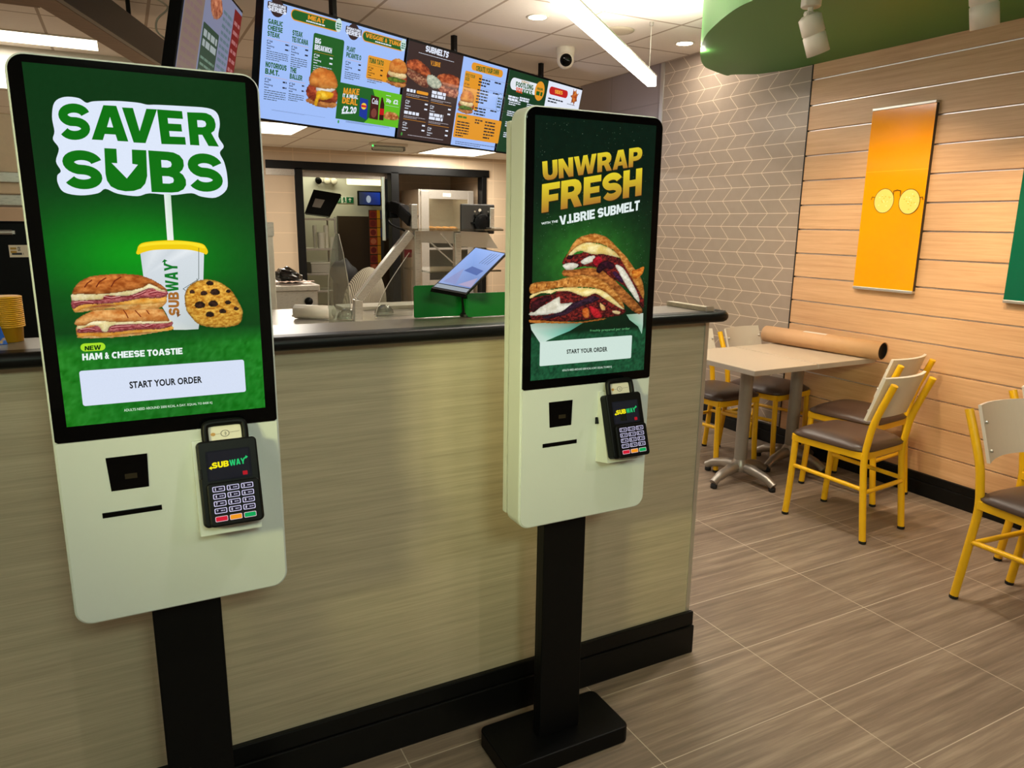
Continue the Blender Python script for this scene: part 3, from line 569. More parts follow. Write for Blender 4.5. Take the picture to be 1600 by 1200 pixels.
def art_left(cv, k):
    W, Z0, Z1 = 0.157, 1.064, 1.625
    def bg(u, v):
        g = np.exp(-(((u - 0.42) / 0.42) ** 2 + ((v - 0.50) / 0.13) ** 2)); c = np.stack([6 + 0 * u, 52 + 0 * u, 18 + 0 * u], -1)
        c = c + g[..., None] * np.array([-4, 82, 0]); c = c + np.clip((0.75 - v) * 1.2, 0, 0.3)[..., None] * np.array([0, 60, 10])
        band = np.where(v < 0.275, 1.0, np.where(v < 0.365, 0.88 + (v - 0.275), np.where(v < 0.455, 0.92 + (v - 0.365), 0.98)))
        c = c * band[..., None]; lo = np.clip((0.27 - v) / 0.05, 0, 1)[..., None]
        n = (fbm(u * 60, v * 90, 3) - 0.5)[..., None]; c = c * (1 - lo) + (np.stack([22 + 30 * np.clip(0.25 - u, 0, 1), 106 + 30 * np.abs(u - 0.5), 28 + 0 * u], -1) + n * 50) * lo
        return c + (fbm(u * 90, v * 140, 5) - 0.5)[..., None] * 6
    cv.field((-W, Z0), (W, Z1), 70, 120, bg); scr = cv.done('screen', k, 'lit touch screen with green sandwich advert')
    white = (222, 232, 250); green = (6, 112, 14)
    cv.poly(smooth_closed([(-0.1265,1.55),(-0.1212,1.571),(-0.1074,1.58),(-0.0887,1.58),(-0.0788,1.574),(-0.0686,1.577),(-0.0389,1.58),(-0.008,1.58),(0.0058,1.578),(0.02,1.579),(0.0561,1.58),(0.095,1.58),(0.1096,1.573),(0.1126,1.556),(0.109,1.536),(0.1164,1.521),(0.1095,1.51),(0.1154,1.495),(0.1186,1.473),(0.1163,1.451),(0.0982,1.437),(0.0752,1.438),(0.0604,1.443),(0.0303,1.439),(-0.0024,1.441),(-0.0206,1.436),(-0.0484,1.439),(-0.065,1.446),(-0.0759,1.439),(-0.0999,1.435),(-0.122,1.439),(-0.129,1.452),(-0.1285,1.464),(-0.1232,1.471),(-0.1282,1.485),(-0.1224,1.504),(-0.1287,1.517),(-0.1256,1.529)], 4), white)
    for ch, q in (('S', [(-0.121,1.517),(-0.0789,1.519),(-0.0744,1.572),(-0.1167,1.571)]), ('A', [(-0.0768,1.52),(-0.0261,1.52),(-0.0225,1.573),(-0.0718,1.572)]), ('V', [(-0.0353,1.519),(0.015,1.519),(0.0194,1.572),(-0.0305,1.571)]), ('E', [(0.0215,1.519),(0.058,1.52),(0.0562,1.572),(0.0194,1.572)]), ('R', [(0.0644,1.52),(0.1086,1.52),(0.1077,1.573),(0.0635,1.571)]),
                  ('S', [(-0.1226,1.445),(-0.0693,1.444),(-0.0644,1.502),(-0.1185,1.504)]), ('B', [(0.0007,1.443),(0.0529,1.443),(0.0549,1.507),(0.0012,1.508)]), ('S', [(0.0554,1.446),(0.1105,1.446),(0.1123,1.506),(0.0594,1.509)])):
        cv.heavy(ch, q, green)
    cv.poly([(-0.0609,1.508),(-0.0016,1.508),(-0.0036,1.468),(-0.0075,1.456),(-0.0146,1.448),(-0.0252,1.444),(-0.0369,1.443),(-0.0479,1.445),(-0.0571,1.45),(-0.0618,1.459),(-0.0628,1.469)], green)
    cv.poly([(-0.0439,1.511),(-0.0221,1.511),(-0.0236,1.486),(-0.0156,1.485),(-0.0334,1.463),(-0.0527,1.486),(-0.0448,1.486)], white)
    cv.done('headline', scr)
    cv.poly([(0.0187,1.441),(0.0289,1.441),(0.0273,1.365),(0.0176,1.365)], (214, 226, 226), [(230, 240, 235), (200, 222, 205), (236, 240, 236), (240, 245, 240)])
    cv.poly([(-0.0246,1.351),(-0.0003,1.351),(0.0249,1.351),(0.0504,1.351),(0.0733,1.35),(0.0669,1.285),(0.0638,1.259),(0.0543,1.215),(0.034,1.215),(0.0152,1.216),(0.0064,1.244),(-0.0231,1.307)], (222, 228, 232), [(196, 206, 212), (226, 232, 236), (206, 214, 220), (232, 238, 242), (214, 222, 228), (206, 216, 220), (196, 206, 206), (190, 200, 198), (226, 232, 232), (214, 220, 214), (206, 214, 220), (210, 218, 224)])
    cv.poly(smooth_closed([(-0.0302,1.346),(-0.0283,1.351),(-0.0259,1.357),(-0.0184,1.362),(0.0028,1.365),(0.026,1.366),(0.0515,1.364),(0.0711,1.36),(0.0771,1.353),(0.079,1.346),(0.0755,1.342),(0.07,1.345),(0.0503,1.35),(0.0248,1.351),(-0.0042,1.35),(-0.0205,1.346),(-0.0268,1.343),(-0.0297,1.344)], 4), (240, 204, 14)); cv.poly(smooth_closed([(-0.0246,1.355),(-0.0185,1.36),(0.0026,1.363),(0.0259,1.364),(0.0513,1.363),(0.069,1.359),(0.0746,1.352),(0.0509,1.358),(0.0255,1.359),(-0.0035,1.358)], 4), (252, 226, 40))
    cv.heavy('WAY', [(0.0281,1.28),(0.0299,1.328),(0.009,1.329),(0.0085,1.281)], (10, 118, 38))
    cv.heavy('SUB', [(0.0265,1.24),(0.0282,1.28),(0.0117,1.28),(0.0097,1.241)], (164, 104, 40))
    cv.poly([(0.0064,1.33),(0.0107,1.335),(0.0151,1.332),(0.012,1.331),(0.0116,1.327),(0.0093,1.327),(0.0096,1.33)], (10, 118, 38)); cv.poly([(0.0214,1.246),(0.0229,1.237),(0.0289,1.242),(0.0261,1.242),(0.0264,1.246)], (130, 80, 34))
    cv.line([(0.065,1.353),(0.0611,1.301),(0.0354,1.285),(0.0392,1.282)], 0.0008, (40, 60, 45)); cv.line([(0.0584,1.302),(0.0585,1.298),(0.0415,1.286)], 0.0008, (40, 60, 45))
    cv.done('drink_cup_picture', scr)
    crust1, crust2 = (150, 72, 22), (222, 138, 66); ch1, ch2 = (226, 206, 140), (252, 240, 196); h1, h2 = (140, 44, 52), (206, 120, 118); o1, o2 = (222, 142, 44), (246, 190, 96)
    cv.paint([([(-0.1294,1.258),(-0.1269,1.283),(-0.1026,1.286),(-0.0663,1.285),(-0.0283,1.29),(-0.0014,1.292),(0.0106,1.284),(0.0097,1.272),(0.004,1.262),(-0.0315,1.254),(-0.0688,1.258),(-0.1056,1.256),(-0.1238,1.252)], (150, 70, 40), (214, 140, 80)), ([(-0.1273,1.253),(-0.1206,1.258),(-0.0778,1.26),(-0.0307,1.263),(0.0064,1.268),(0.0079,1.262),(-0.0025,1.254),(-0.0318,1.25),(-0.0691,1.255),(-0.1058,1.253),(-0.1212,1.251)], (190, 120, 50), (234, 186, 110)),
              ([(-0.1297,1.259),(-0.1135,1.266),(-0.0772,1.267),(-0.03,1.271),(-0.0009,1.274),(0.0091,1.272),(0.0041,1.263),(-0.0308,1.262),(-0.0573,1.261),(-0.0867,1.263),(-0.1125,1.258),(-0.1246,1.253)], o1, o2),
              ([(-0.1308,1.262),(-0.1281,1.271),(-0.104,1.272),(-0.0858,1.272),(-0.0816,1.278),(-0.0559,1.276),(-0.029,1.283),(-0.0132,1.289),(0.0058,1.285),(0.0129,1.278),(0.0048,1.272),(-0.0108,1.271),(-0.03,1.271),(-0.0491,1.268),(-0.0774,1.264),(-0.1137,1.264),(-0.1268,1.258)], h1, h2, 2.2, 0.45),
              ([(-0.1282,1.274),(-0.1262,1.282),(-0.0849,1.282),(-0.0553,1.284),(-0.0283,1.29),(-0.0165,1.295),(-0.0072,1.292),(0.0085,1.282),(-0.004,1.283),(-0.0132,1.288),(-0.029,1.283),(-0.0408,1.278),(-0.056,1.276),(-0.0798,1.278),(-0.0877,1.272),(-0.1112,1.271),(-0.1263,1.271)], ch1, ch2, 0.7, 0.2),
              ([(-0.1273,1.282),(-0.1223,1.294),(-0.1116,1.304),(-0.0949,1.31),(-0.0693,1.312),(-0.0453,1.312),(-0.023,1.308),(-0.0046,1.299),(0.0063,1.29),(0.011,1.284),(0.0019,1.285),(-0.0073,1.291),(-0.0166,1.294),(-0.0285,1.288),(-0.0554,1.283),(-0.085,1.28),(-0.1121,1.281)], crust1, crust2, 0.8, 0.35)], 0.0010)
    for a in ([(-0.0837,1.275),(-0.073,1.272),(-0.0599,1.274)], [(-0.0411,1.274),(-0.0294,1.278),(-0.0215,1.282)], [(-0.1259,1.266),(-0.1151,1.268),(-0.0991,1.266)], [(-0.0159,1.279),(-0.0042,1.281),(0.0073,1.278)]): cv.line(a, 0.0016, (116, 30, 42)); cv.line([(x, z + .0016) for x, z in a], 0.0009, (236, 160, 156))
    for a in ([(-0.1088,1.292),(-0.1046,1.298),(-0.0977,1.303)], [(-0.0926,1.292),(-0.0872,1.3),(-0.0775,1.306)], [(-0.0712,1.292),(-0.0657,1.301),(-0.0559,1.307)]): cv.line(a, 0.0018, (112, 40, 16))
    cv.paint([([(-0.1276,1.215),(-0.1259,1.231),(-0.1072,1.239),(-0.0519,1.238),(0.0057,1.235),(0.0131,1.224),(0.0101,1.216),(-0.0351,1.212),(-0.0824,1.211),(-0.1171,1.212)], (150, 70, 40), (214, 140, 80)), ([(-0.1265,1.214),(-0.1098,1.213),(-0.0541,1.213),(0.004,1.215),(0.012,1.216),(-0.0353,1.21),(-0.0827,1.208),(-0.1226,1.21)], (200, 130, 60), (240, 200, 130)),
              ([(-0.1265,1.215),(-0.1226,1.22),(-0.0911,1.217),(-0.0536,1.219),(-0.0054,1.22),(0.0134,1.223),(0.0125,1.216),(-0.0157,1.214),(-0.054,1.214),(-0.0862,1.21),(-0.1097,1.213),(-0.1225,1.211)], o1, o2),
              ([(-0.1261,1.221),(-0.1228,1.226),(-0.1084,1.227),(-0.0935,1.23),(-0.0834,1.22),(-0.077,1.229),(-0.0336,1.23),(0.0053,1.23),(0.0143,1.232),(0.0139,1.224),(-0.0055,1.219),(-0.044,1.22),(-0.0726,1.217),(-0.1091,1.219),(-0.1219,1.218)], h1, h2, 2.2, 0.45),
              ([(-0.1259,1.226),(-0.1238,1.231),(-0.1073,1.238),(-0.0707,1.237),(0.0057,1.235),(0.0082,1.229),(-0.0337,1.229),(-0.0752,1.229),(-0.0835,1.219),(-0.0908,1.22),(-0.0955,1.229),(-0.108,1.23),(-0.1193,1.226)], ch1, ch2, 0.7, 0.2),
              ([(-0.1296,1.234),(-0.1249,1.242),(-0.1134,1.249),(-0.0966,1.255),(-0.0579,1.255),(-0.0045,1.254),(0.0046,1.246),(0.0099,1.233),(0.0054,1.231),(-0.0333,1.233),(-0.0672,1.234),(-0.1001,1.237),(-0.1134,1.231),(-0.1259,1.231)], (190, 110, 44), (236, 176, 104), 0.8, 0.3)], 0.0010)
    for a in ([(-0.0775,1.224),(-0.0644,1.225),(-0.0492,1.225)], [(-0.034,1.226),(-0.0265,1.223),(-0.0166,1.226)], [(-0.1214,1.223),(-0.1105,1.224),(-0.1016,1.222)]): cv.line(a, 0.0016, (116, 30, 42)); cv.line([(x, z + .0016) for x, z in a], 0.0009, (236, 160, 156))
    for a in ([(-0.0571,1.253),(-0.0539,1.247),(-0.0517,1.24)], [(-0.0402,1.252),(-0.036,1.246),(-0.0326,1.241)], [(-0.0231,1.251),(-0.0198,1.245)]): cv.line(a, 0.0016, (124, 50, 20))
    cv.done('toastie_picture', scr)
    ck = [([(0.0388,1.282),(0.0491,1.294),(0.0689,1.301),(0.0912,1.297),(0.111,1.282),(0.1228,1.261),(0.1288,1.241),(0.1224,1.222),(0.1056,1.216),(0.0752,1.217),(0.054,1.224),(0.0428,1.238),(0.0364,1.251),(0.0356,1.267)], (170, 104, 22), (238, 188, 78), 1.8, 0.5)]
    for x, z, r in ((1155, 550, 36), (1265, 548, 34), (1232, 640, 30), (1100, 432, 20), (1195, 450, 24), (1288, 445, 34), (1392, 545, 22), (1250, 365, 26), (1340, 620, 25), (1400, 445, 16), (1457, 605, 18)):
        cx, cz = (0.0388,1.282); sx = 0.000193; r *= 1.2
        ck.append(([(cx + (x - 1048 + r * math.cos(a) * (1 + 0.2 * math.sin(3 * a))) * sx, cz - (z - 420 + (x - 1048) * -0.03 + 0.75 * r * math.sin(a)) * sx) for a in [i * PI / 4 for i in range(8)]], (30, 16, 12), (74, 44, 34), 1.5, 0.3))
    cv.paint(ck, 0.0010); cv.done('cookie_picture', scr)
    a = [(-0.1242,1.196),(-0.0888,1.196)]; cv.rect((a[0][0], a[0][1] - 0.0075), (a[1][0], a[0][1] + 0.0055), (168, 224, 40), 0.0065); cv.heavy('NEW', [(-0.1187,1.19),(-0.0955,1.19),(-0.0948,1.198),(-0.1181,1.197)], (14, 50, 14))
    cv.heavy('HAM & CHEESE TOASTIE', [(-0.1234,1.174),(0.0258,1.174),(0.0262,1.185),(-0.123,1.185)], (232, 244, 240))
    cv.done('caption', scr)
    q = [(-0.13,1.157),(0.1246,1.155),(0.1247,1.099),(-0.1301,1.098)]; cv.rect(((q[0][0] + q[3][0]) / 2, q[3][1]), ((q[1][0] + q[2][0]) / 2, q[0][1]), (214, 224, 244), 0.004)
    cv.textq('START YOUR ORDER', [(-0.0596,1.121),(0.053,1.121),(0.053,1.133),(-0.0597,1.133)], (20, 22, 26), 0.034)
    cv.done('start_button', scr, 'white start button')
    cv.textq('ADULTS NEED AROUND 2000 KCAL A DAY. EQUAL TO 8400 KJ', [(-0.0716,1.081),(0.0668,1.081),(0.0667,1.086),(-0.0718,1.087)], (214, 236, 214), 0.01); cv.done('small_print', scr)

def art_right(cv, k):
    W, Z0, Z1 = 0.157, 1.058, 1.620
    def bg(u, v):
        g = np.exp(-(((u - 0.45) / 0.45) ** 2 + ((v - 0.47) / 0.17) ** 2)); c = np.stack([4 + 0 * u, 26 + 0 * u, 16 + 0 * u], -1)
        c = c + g[..., None] * np.array([44, 98, 22]); lo = np.clip((0.19 - v) / 0.02, 0, 1)[..., None]; n = fbm(u * 70, v * 120, 2)[..., None]
        c = c * (1 - lo) + (np.array([8, 40, 24]) + n * np.array([30, 70, 45])) * lo
        return c * (0.85 + 0.3 * fbm(u * 30, v * 50, 9))[..., None]
    cv.field((-W, Z0), (W, Z1), 90, 160, bg); R = random.Random(5)
    for i in range(420):
        s = R.uniform(0.0002, 0.0006); p = (R.uniform(-W + .004, W - .004), R.uniform(1.2, Z1 - .004)); cv.mb.add([cv.P((p[0] + s * math.cos(t), p[1] + s * math.sin(t))) for t in (0, 1.57, 3.14, 4.71)], [(0, 1, 2, 3)], 0, False, lin(R.choice([(150, 190, 150), (90, 130, 95), (190, 210, 180)])))
    cv.up(); scr = cv.done('screen', k, 'lit touch screen with dark green melt advert')
    for ds, c1, c2 in ((0.0016, (60, 40, 16), (50, 34, 14)), (0, (226, 206, 44), (170, 116, 44))):
        for body, q in (('UNWRAP', [(-0.1352,1.489),(0.1209,1.532),(0.121,1.573),(-0.1385,1.528)]), ('FRESH', [(-0.1378,1.423),(0.1239,1.467),(0.1229,1.527),(-0.1378,1.482)])):
            cv.heavy(body, [(x + ds, z - ds) for x, z in q], c1, c2)
    cv.textq('WITH THE', [(-0.1376,1.398),(-0.0966,1.404),(-0.0968,1.409),(-0.1378,1.403)], (226, 238, 232), 0.03)
    cv.heavy('V.I.BRIE SUBMELT', [(-0.0916,1.398),(0.12,1.434),(0.1203,1.456),(-0.0936,1.417)], (226, 238, 236))
    cv.done('headline', scr)
    cv.poly([(-0.1604,1.185),(-0.1091,1.191),(-0.0215,1.182),(-0.0581,1.165),(-0.0915,1.155),(-0.1162,1.147),(-0.1324,1.139),(-0.1575,1.173)], (150, 200, 176), [(170, 190, 170), (120, 180, 150), (60, 110, 80), (90, 170, 150), (140, 200, 180), (190, 220, 205), (200, 220, 210), (190, 210, 195)])
    cv.done('wrapping_paper_picture', scr)
    cv.poly([(0.097,1.195),(0.1461,1.196),(0.1472,1.169),(0.1451,1.146),(0.1329,1.165),(0.107,1.182)], (160, 190, 168), [(120, 160, 130), (190, 200, 185), (170, 200, 180), (150, 190, 165), (120, 170, 140), (130, 175, 150)])
    cv.done('wrapping_paper_picture', scr)
    b1, b2 = (150, 84, 26), (226, 160, 80); c1, c2 = (226, 196, 110), (250, 234, 170); m1, m2 = (34, 10, 16), (146, 40, 34); w1, w2 = (206, 200, 176), (244, 240, 222)
    cv.paint([([(-0.0789,1.288),(-0.0794,1.302),(-0.0544,1.302),(-0.0236,1.306),(0.0022,1.305),(0.0346,1.297),(0.0655,1.272),(0.0971,1.247),(0.1395,1.21),(0.1411,1.196),(0.1216,1.198),(0.0799,1.228),(0.0422,1.261),(0.0002,1.284),(-0.0397,1.285)], (110, 58, 22), (196, 122, 56)),
              ([(-0.084,1.316),(-0.0722,1.334),(-0.0417,1.337),(-0.0138,1.345),(0.0265,1.343),(0.0625,1.328),(0.0899,1.321),(0.1093,1.301),(0.1234,1.271),(0.1446,1.24),(0.1466,1.208),(0.1378,1.213),(0.1063,1.247),(0.0716,1.27),(0.0471,1.283),(0.0168,1.302),(-0.0237,1.308),(-0.0517,1.304),(-0.0742,1.311)], m1, m2, 2.0, 0.5),
              ([(-0.0354,1.319),(-0.0189,1.329),(0.001,1.332),(0.0015,1.322),(-0.0126,1.316),(-0.0239,1.313)], w1, w2), ([(-0.0825,1.312),(-0.0633,1.317),(-0.0408,1.313),(-0.0517,1.303),(-0.0725,1.302)], w1, w2),
              ([(0.0591,1.31),(0.0787,1.305),(0.1046,1.276),(0.1319,1.233),(0.1278,1.224),(0.0997,1.254),(0.0736,1.289)], w1, w2), ([(-0.0029,1.323),(0.0126,1.331),(0.0232,1.321),(0.0165,1.308),(0.0019,1.312)], (120, 8, 22), (206, 30, 50), 1.5),
              ([(0.0077,1.298),(0.0162,1.315),(0.0364,1.32),(0.0544,1.314),(0.0564,1.304),(0.0433,1.3),(0.0342,1.305),(0.0172,1.293)], (24, 8, 20), (70, 20, 40), 1.5, .5), ([(0.0525,1.292),(0.0643,1.294),(0.0834,1.274),(0.0776,1.27)], (40, 16, 40), (90, 40, 80), 1.5, .4), ([(-0.075,1.335),(-0.0585,1.338),(-0.0554,1.329),(-0.0691,1.324)], (26, 8, 16), (60, 18, 28), 1.5, .5), ([(0.0758,1.331),(0.0898,1.323),(0.0933,1.313),(0.0781,1.316)], (190, 60, 20), (236, 120, 50), 1.5), ([(-0.0681,1.335),(-0.0561,1.349),(-0.0258,1.361),(0.0084,1.359),(0.0408,1.349),(0.0651,1.335),(0.07,1.327),(0.0269,1.335),(-0.002,1.335),(-0.0363,1.342),(-0.0583,1.334)], c1, c2, 0.7),
              ([(-0.0752,1.326),(-0.0644,1.348),(-0.0484,1.368),(-0.0265,1.377),(-0.0011,1.381),(0.0249,1.376),(0.0429,1.367),(0.0675,1.347),(0.0926,1.326),(0.1154,1.301),(0.1336,1.281),(0.1433,1.261),(0.1452,1.23),(0.1209,1.261),(0.091,1.301),(0.0653,1.333),(0.0408,1.349),(0.0084,1.359),(-0.0258,1.36),(-0.0505,1.349),(-0.0667,1.335)], b1, b2, 1.2, 0.35),
              ([(0.1065,1.296),(0.1246,1.301),(0.1419,1.306),(0.1378,1.288),(0.1214,1.277),(0.1104,1.281)], (180, 84, 20), (240, 160, 60))], 0.0011)
    cv.paint([([(-0.1606,1.196),(-0.1201,1.192),(-0.036,1.185),(0.0338,1.19),(0.0346,1.186),(-0.0358,1.181),(-0.1199,1.185),(-0.1604,1.188)], (150, 80, 24), (220, 140, 60)),
              ([(-0.1615,1.239),(-0.135,1.247),(-0.1052,1.25),(-0.0863,1.258),(-0.0527,1.254),(-0.0211,1.244),(0.0076,1.249),(0.0434,1.236),(0.0743,1.219),(0.0955,1.205),(0.0817,1.194),(0.0338,1.19),(-0.0303,1.187),(-0.0925,1.188),(-0.1418,1.194),(-0.1607,1.198)], m1, m2, 2.2, 0.5),
              ([(-0.1609,1.212),(-0.121,1.228),(-0.0886,1.243),(-0.0839,1.228),(-0.0518,1.228),(-0.0709,1.212),(-0.1204,1.205),(-0.1603,1.205)], w1, w2, 0.6), ([(-0.1587,1.232),(-0.1349,1.243),(-0.1133,1.246),(-0.1077,1.238),(-0.1238,1.231),(-0.1503,1.212),(-0.1584,1.216)], (28, 8, 14), (84, 22, 32), 1.5, .5), ([(-0.0518,1.228),(-0.0208,1.236),(0.0021,1.242),(0.0199,1.235),(-0.0031,1.226),(-0.0428,1.216),(-0.0706,1.202),(-0.1202,1.196),(-0.1285,1.201),(-0.082,1.21)], (28, 14, 26), (70, 40, 62), 1.2, .4), ([(-0.0086,1.219),(0.0151,1.211),(0.0277,1.193),(0.0071,1.193)], (150, 16, 26), (214, 40, 50), 1.5), ([(-0.0256,1.212),(-0.0112,1.214),(-0.0075,1.194),(-0.022,1.195)], (180, 80, 26), (226, 130, 60), 1.5), ([(0.0203,1.225),(0.034,1.217),(0.0359,1.208),(0.0254,1.21)], (210, 150, 80), (246, 210, 140)), ([(0.0569,1.206),(0.0782,1.203),(0.0755,1.197),(0.0602,1.2)], (220, 190, 130), (246, 220, 170)),
              ([(-0.1615,1.241),(-0.1604,1.25),(-0.1352,1.257),(-0.0946,1.261),(-0.0614,1.263),(-0.0103,1.26),(0.0248,1.255),(0.0554,1.236),(0.09,1.21),(0.0825,1.209),(0.0684,1.216),(0.0377,1.232),(0.0077,1.247),(-0.021,1.241),(-0.0611,1.254),(-0.0944,1.255),(-0.1107,1.25),(-0.1351,1.252)], c1, c2, 0.7),
              ([(-0.1622,1.272),(-0.1357,1.278),(-0.1006,1.279),(-0.0678,1.286),(-0.0343,1.29),(-0.0056,1.287),(0.0237,1.278),(0.0543,1.258),(0.0763,1.238),(0.0898,1.215),(0.087,1.21),(0.0648,1.228),(0.0431,1.244),(0.0189,1.256),(-0.0103,1.261),(-0.0614,1.263),(-0.0946,1.262),(-0.1352,1.256),(-0.1618,1.252)], b1, b2, 1.2, 0.35)], 0.0011)
    for a in ([(-0.1462,1.271),(-0.1466,1.264)], [(-0.1208,1.273),(-0.122,1.266)], [(-0.095,1.275),(-0.0954,1.268)], [(-0.0662,1.279),(-0.0673,1.271)], [(-0.0382,1.28),(-0.0393,1.274)]): cv.line(a, 0.0018, (84, 34, 14))
    cv.done('melt_picture', scr)
    q = [(-0.1356,1.145),(0.1158,1.144),(0.1181,1.084),(-0.1338,1.09)]; cv.rect((q[0][0], q[3][1]), (q[1][0], q[0][1]), (206, 226, 216), 0.003)
    cv.textq('START YOUR ORDER', [(-0.0649,1.113),(0.0464,1.111),(0.0459,1.122),(-0.0658,1.123)], (18, 30, 26), 0.034); cv.done('start_button', scr, 'white start button')
    cv.textq('Freshly prepared per order', [(-0.0037,1.159),(0.1085,1.157),(0.1081,1.165),(-0.004,1.165)], (96, 176, 112), 0.0); cv.done('slogan', scr)
    cv.textq('ADULTS NEED AROUND 2000 KCAL A DAY. EQUAL TO 8400 KJ', [(-0.076,1.072),(0.0606,1.07),(0.0603,1.076),(-0.0762,1.078)], (206, 226, 210), 0.01); cv.done('small_print', scr)

KX, KY = (0.047, 0.933), (1.365, 1.390)
kiosk(KX[0], KY[0], 'white order kiosk showing the saver subs screen with drink cup and cookie', art_left)
kiosk(KX[1], KY[1], 'white order kiosk showing the unwrap fresh melt screen, beside the counter end', art_right)

def terminal(x, y, z, label):
    t = thing('card_terminal', label, 'card terminal', (x, y, z), 0, 'card terminals on the kiosks'); t.rotation_euler = (-0.31, 0, 0)
    b = MB(); b.slab(rrect_pts(-0.050, -0.076, 0.050, 0.074, 0.008), -0.001, 0.026, 'y', 0, 0.003); b.slab(rrect_pts(-0.041, -0.076, 0.047, 0.000, 0.007), -0.010, 0.0, 'y', 0, 0.003)
    b.box((-0.053, 0.045, 0.010), (-0.049, 0.07, 0.026), 0.001); b.box((-0.053, -0.07, 0.010), (-0.049, -0.05, 0.026), 0.001); part(b, 'housing', M['plastic'], t)
    b = MB(); b.tube(smooth_open([(-0.033, 0.010, 0.068), (-0.033, 0.010, 0.095), (-0.027, 0.010, 0.104), (0, 0.010, 0.105), (0.027, 0.010, 0.104), (0.033, 0.010, 0.095), (0.033, 0.010, 0.068)], 5), 0.0062, 10); part(b, 'contactless_loop', M['plastic'], t)
    cv = Canvas((0, 0.0115, 0), (1, 0, 0), (0, 0, 1), (0, -1, 0), M['print_matt'])
    cv.rect((-0.028, 0.073), (0.028, 0.099), (206, 200, 186)); cv.ell((0.0, 0.085), 0.0075, 0.006, (70, 66, 62)); cv.ell((0.0, 0.085), 0.0063, 0.005, (206, 200, 186))
    for r in (0.0022, 0.0038): cv.line([(-0.002 + r * math.cos(a), 0.085 + r * math.sin(a)) for a in (-0.9, -0.4, 0, 0.4, 0.9)], 0.0007, (60, 56, 52))
    cv.ell((-0.020, 0.085), 0.004, 0.003, (176, 130, 60)); cv.line([(-0.015, 0.085), (-0.008, 0.085)], 0.0006, (120, 110, 100)); cv.line([(0.008, 0.086), (0.024, 0.087)], 0.0006, (120, 110, 100)); cv.done('contactless_card_sign', t, 'pale card sign with contactless symbol')
    cv = Canvas((0, -0.0015, 0), (1, 0, 0), (0, 0, 1), (0, -1, 0), M['screen'])
    cv.rect((-0.037, 0.003), (0.037, 0.056), (20, 22, 28), 0.002); cv.rect((-0.0335, 0.0055), (0.0335, 0.0535), (26, 27, 34))
    cv.heavy('SUB', [(-0.028, 0.025), (-0.0005, 0.026), (-0.0005, 0.0365), (-0.028, 0.0355)], (246, 232, 20)); cv.heavy('WAY', [(0.0008, 0.026), (0.027, 0.027), (0.027, 0.0375), (0.0008, 0.0365)], (36, 196, 110))
    cv.poly([(-0.0335, 0.0265), (-0.029, 0.0300), (-0.029, 0.0278), (-0.022, 0.0278), (-0.022, 0.0255), (-0.029, 0.0255), (-0.029, 0.0232)], (246, 232, 20)); cv.poly([(0.0325, 0.0385), (0.0285, 0.0415), (0.0285, 0.0395), (0.0245, 0.0365), (0.0262, 0.0348), (0.0285, 0.0372), (0.0285, 0.0352)], (36, 196, 110))
    cv.rect((0.021, 0.0075), (0.029, 0.0145), (176, 22, 36), 0.001); cv.done('display', t, 'small lit display with yellow and green lettering')
    names = ['1', '2', '3', '4', '5', '6', '7', '8', '9', '*', '0', '#']
    for i, nm in enumerate(names):
        cx, cz = -0.022 + (i % 3) * 0.0235, -0.011 - (i // 3) * 0.0125
        cv = Canvas((0, -0.0118, 0), (1, 0, 0), (0, 0, 1), (0, -1, 0), M['screen'])
        for v in (0,): cv.mb.add([(cx + sx * 0.0102, yy, cz + sz * 0.0046) for yy in (-0.0095, -0.0118) for sx, sz in ((-1, -1), (1, -1), (1, 1), (-1, 1))], [(0, 1, 5, 4), (1, 2, 6, 5), (2, 3, 7, 6), (3, 0, 4, 7)], 0, False, lin((40, 38, 50)))
        cv.rect((cx - 0.0102, cz - 0.0046), (cx + 0.0102, cz + 0.0046), (206, 200, 232), 0.0018); cv.rect((cx - 0.0088, cz - 0.0034), (cx + 0.0088, cz + 0.0034), (22, 18, 34), 0.0014)
        w_ = .0006 if nm == '1' else .0013; cv.text(nm, (cx - 0.0053 - w_, cz - 0.0024), (cx - 0.0053 + w_, cz + 0.0024), (224, 222, 240), 0.03); cv.scribble((cx + 0.000, cz - 0.0012), (cx + 0.0068, cz + 0.0012), 1, (170, 168, 190), i, 0.8, 1.0)
        cv.done('key', t)
    for i, c in enumerate(((206, 28, 52), (238, 150, 30), (12, 160, 84))):
        cx, cz = -0.022 + i * 0.0235, -0.0625
        cv = Canvas((0, -0.0118, 0), (1, 0, 0), (0, 0, 1), (0, -1, 0), M['screen'])
        cv.mb.add([(cx + sx * 0.0102, yy, cz + sz * 0.0046) for yy in (-0.0095, -0.0118) for sx, sz in ((-1, -1), (1, -1), (1, 1), (-1, 1))], [(0, 1, 5, 4), (1, 2, 6, 5), (2, 3, 7, 6), (3, 0, 4, 7)], 0, False, lin(tuple(v * 0.5 for v in c)))
        cv.rect((cx - 0.0102, cz - 0.0046), (cx + 0.0102, cz + 0.0046), (226, 200, 210), 0.0018); cv.rect((cx - 0.0094, cz - 0.0038), (cx + 0.0094, cz + 0.0038), c, 0.0015); cv.done('key', t, ('red key', 'amber key', 'green key')[i])
terminal(KX[0] + 0.083, KY[0] - 0.058, 0.951, 'black card terminal on the saver subs kiosk')
terminal(KX[1] + 0.075, KY[1] - 0.058, 0.944, 'black card terminal on the unwrap fresh kiosk')
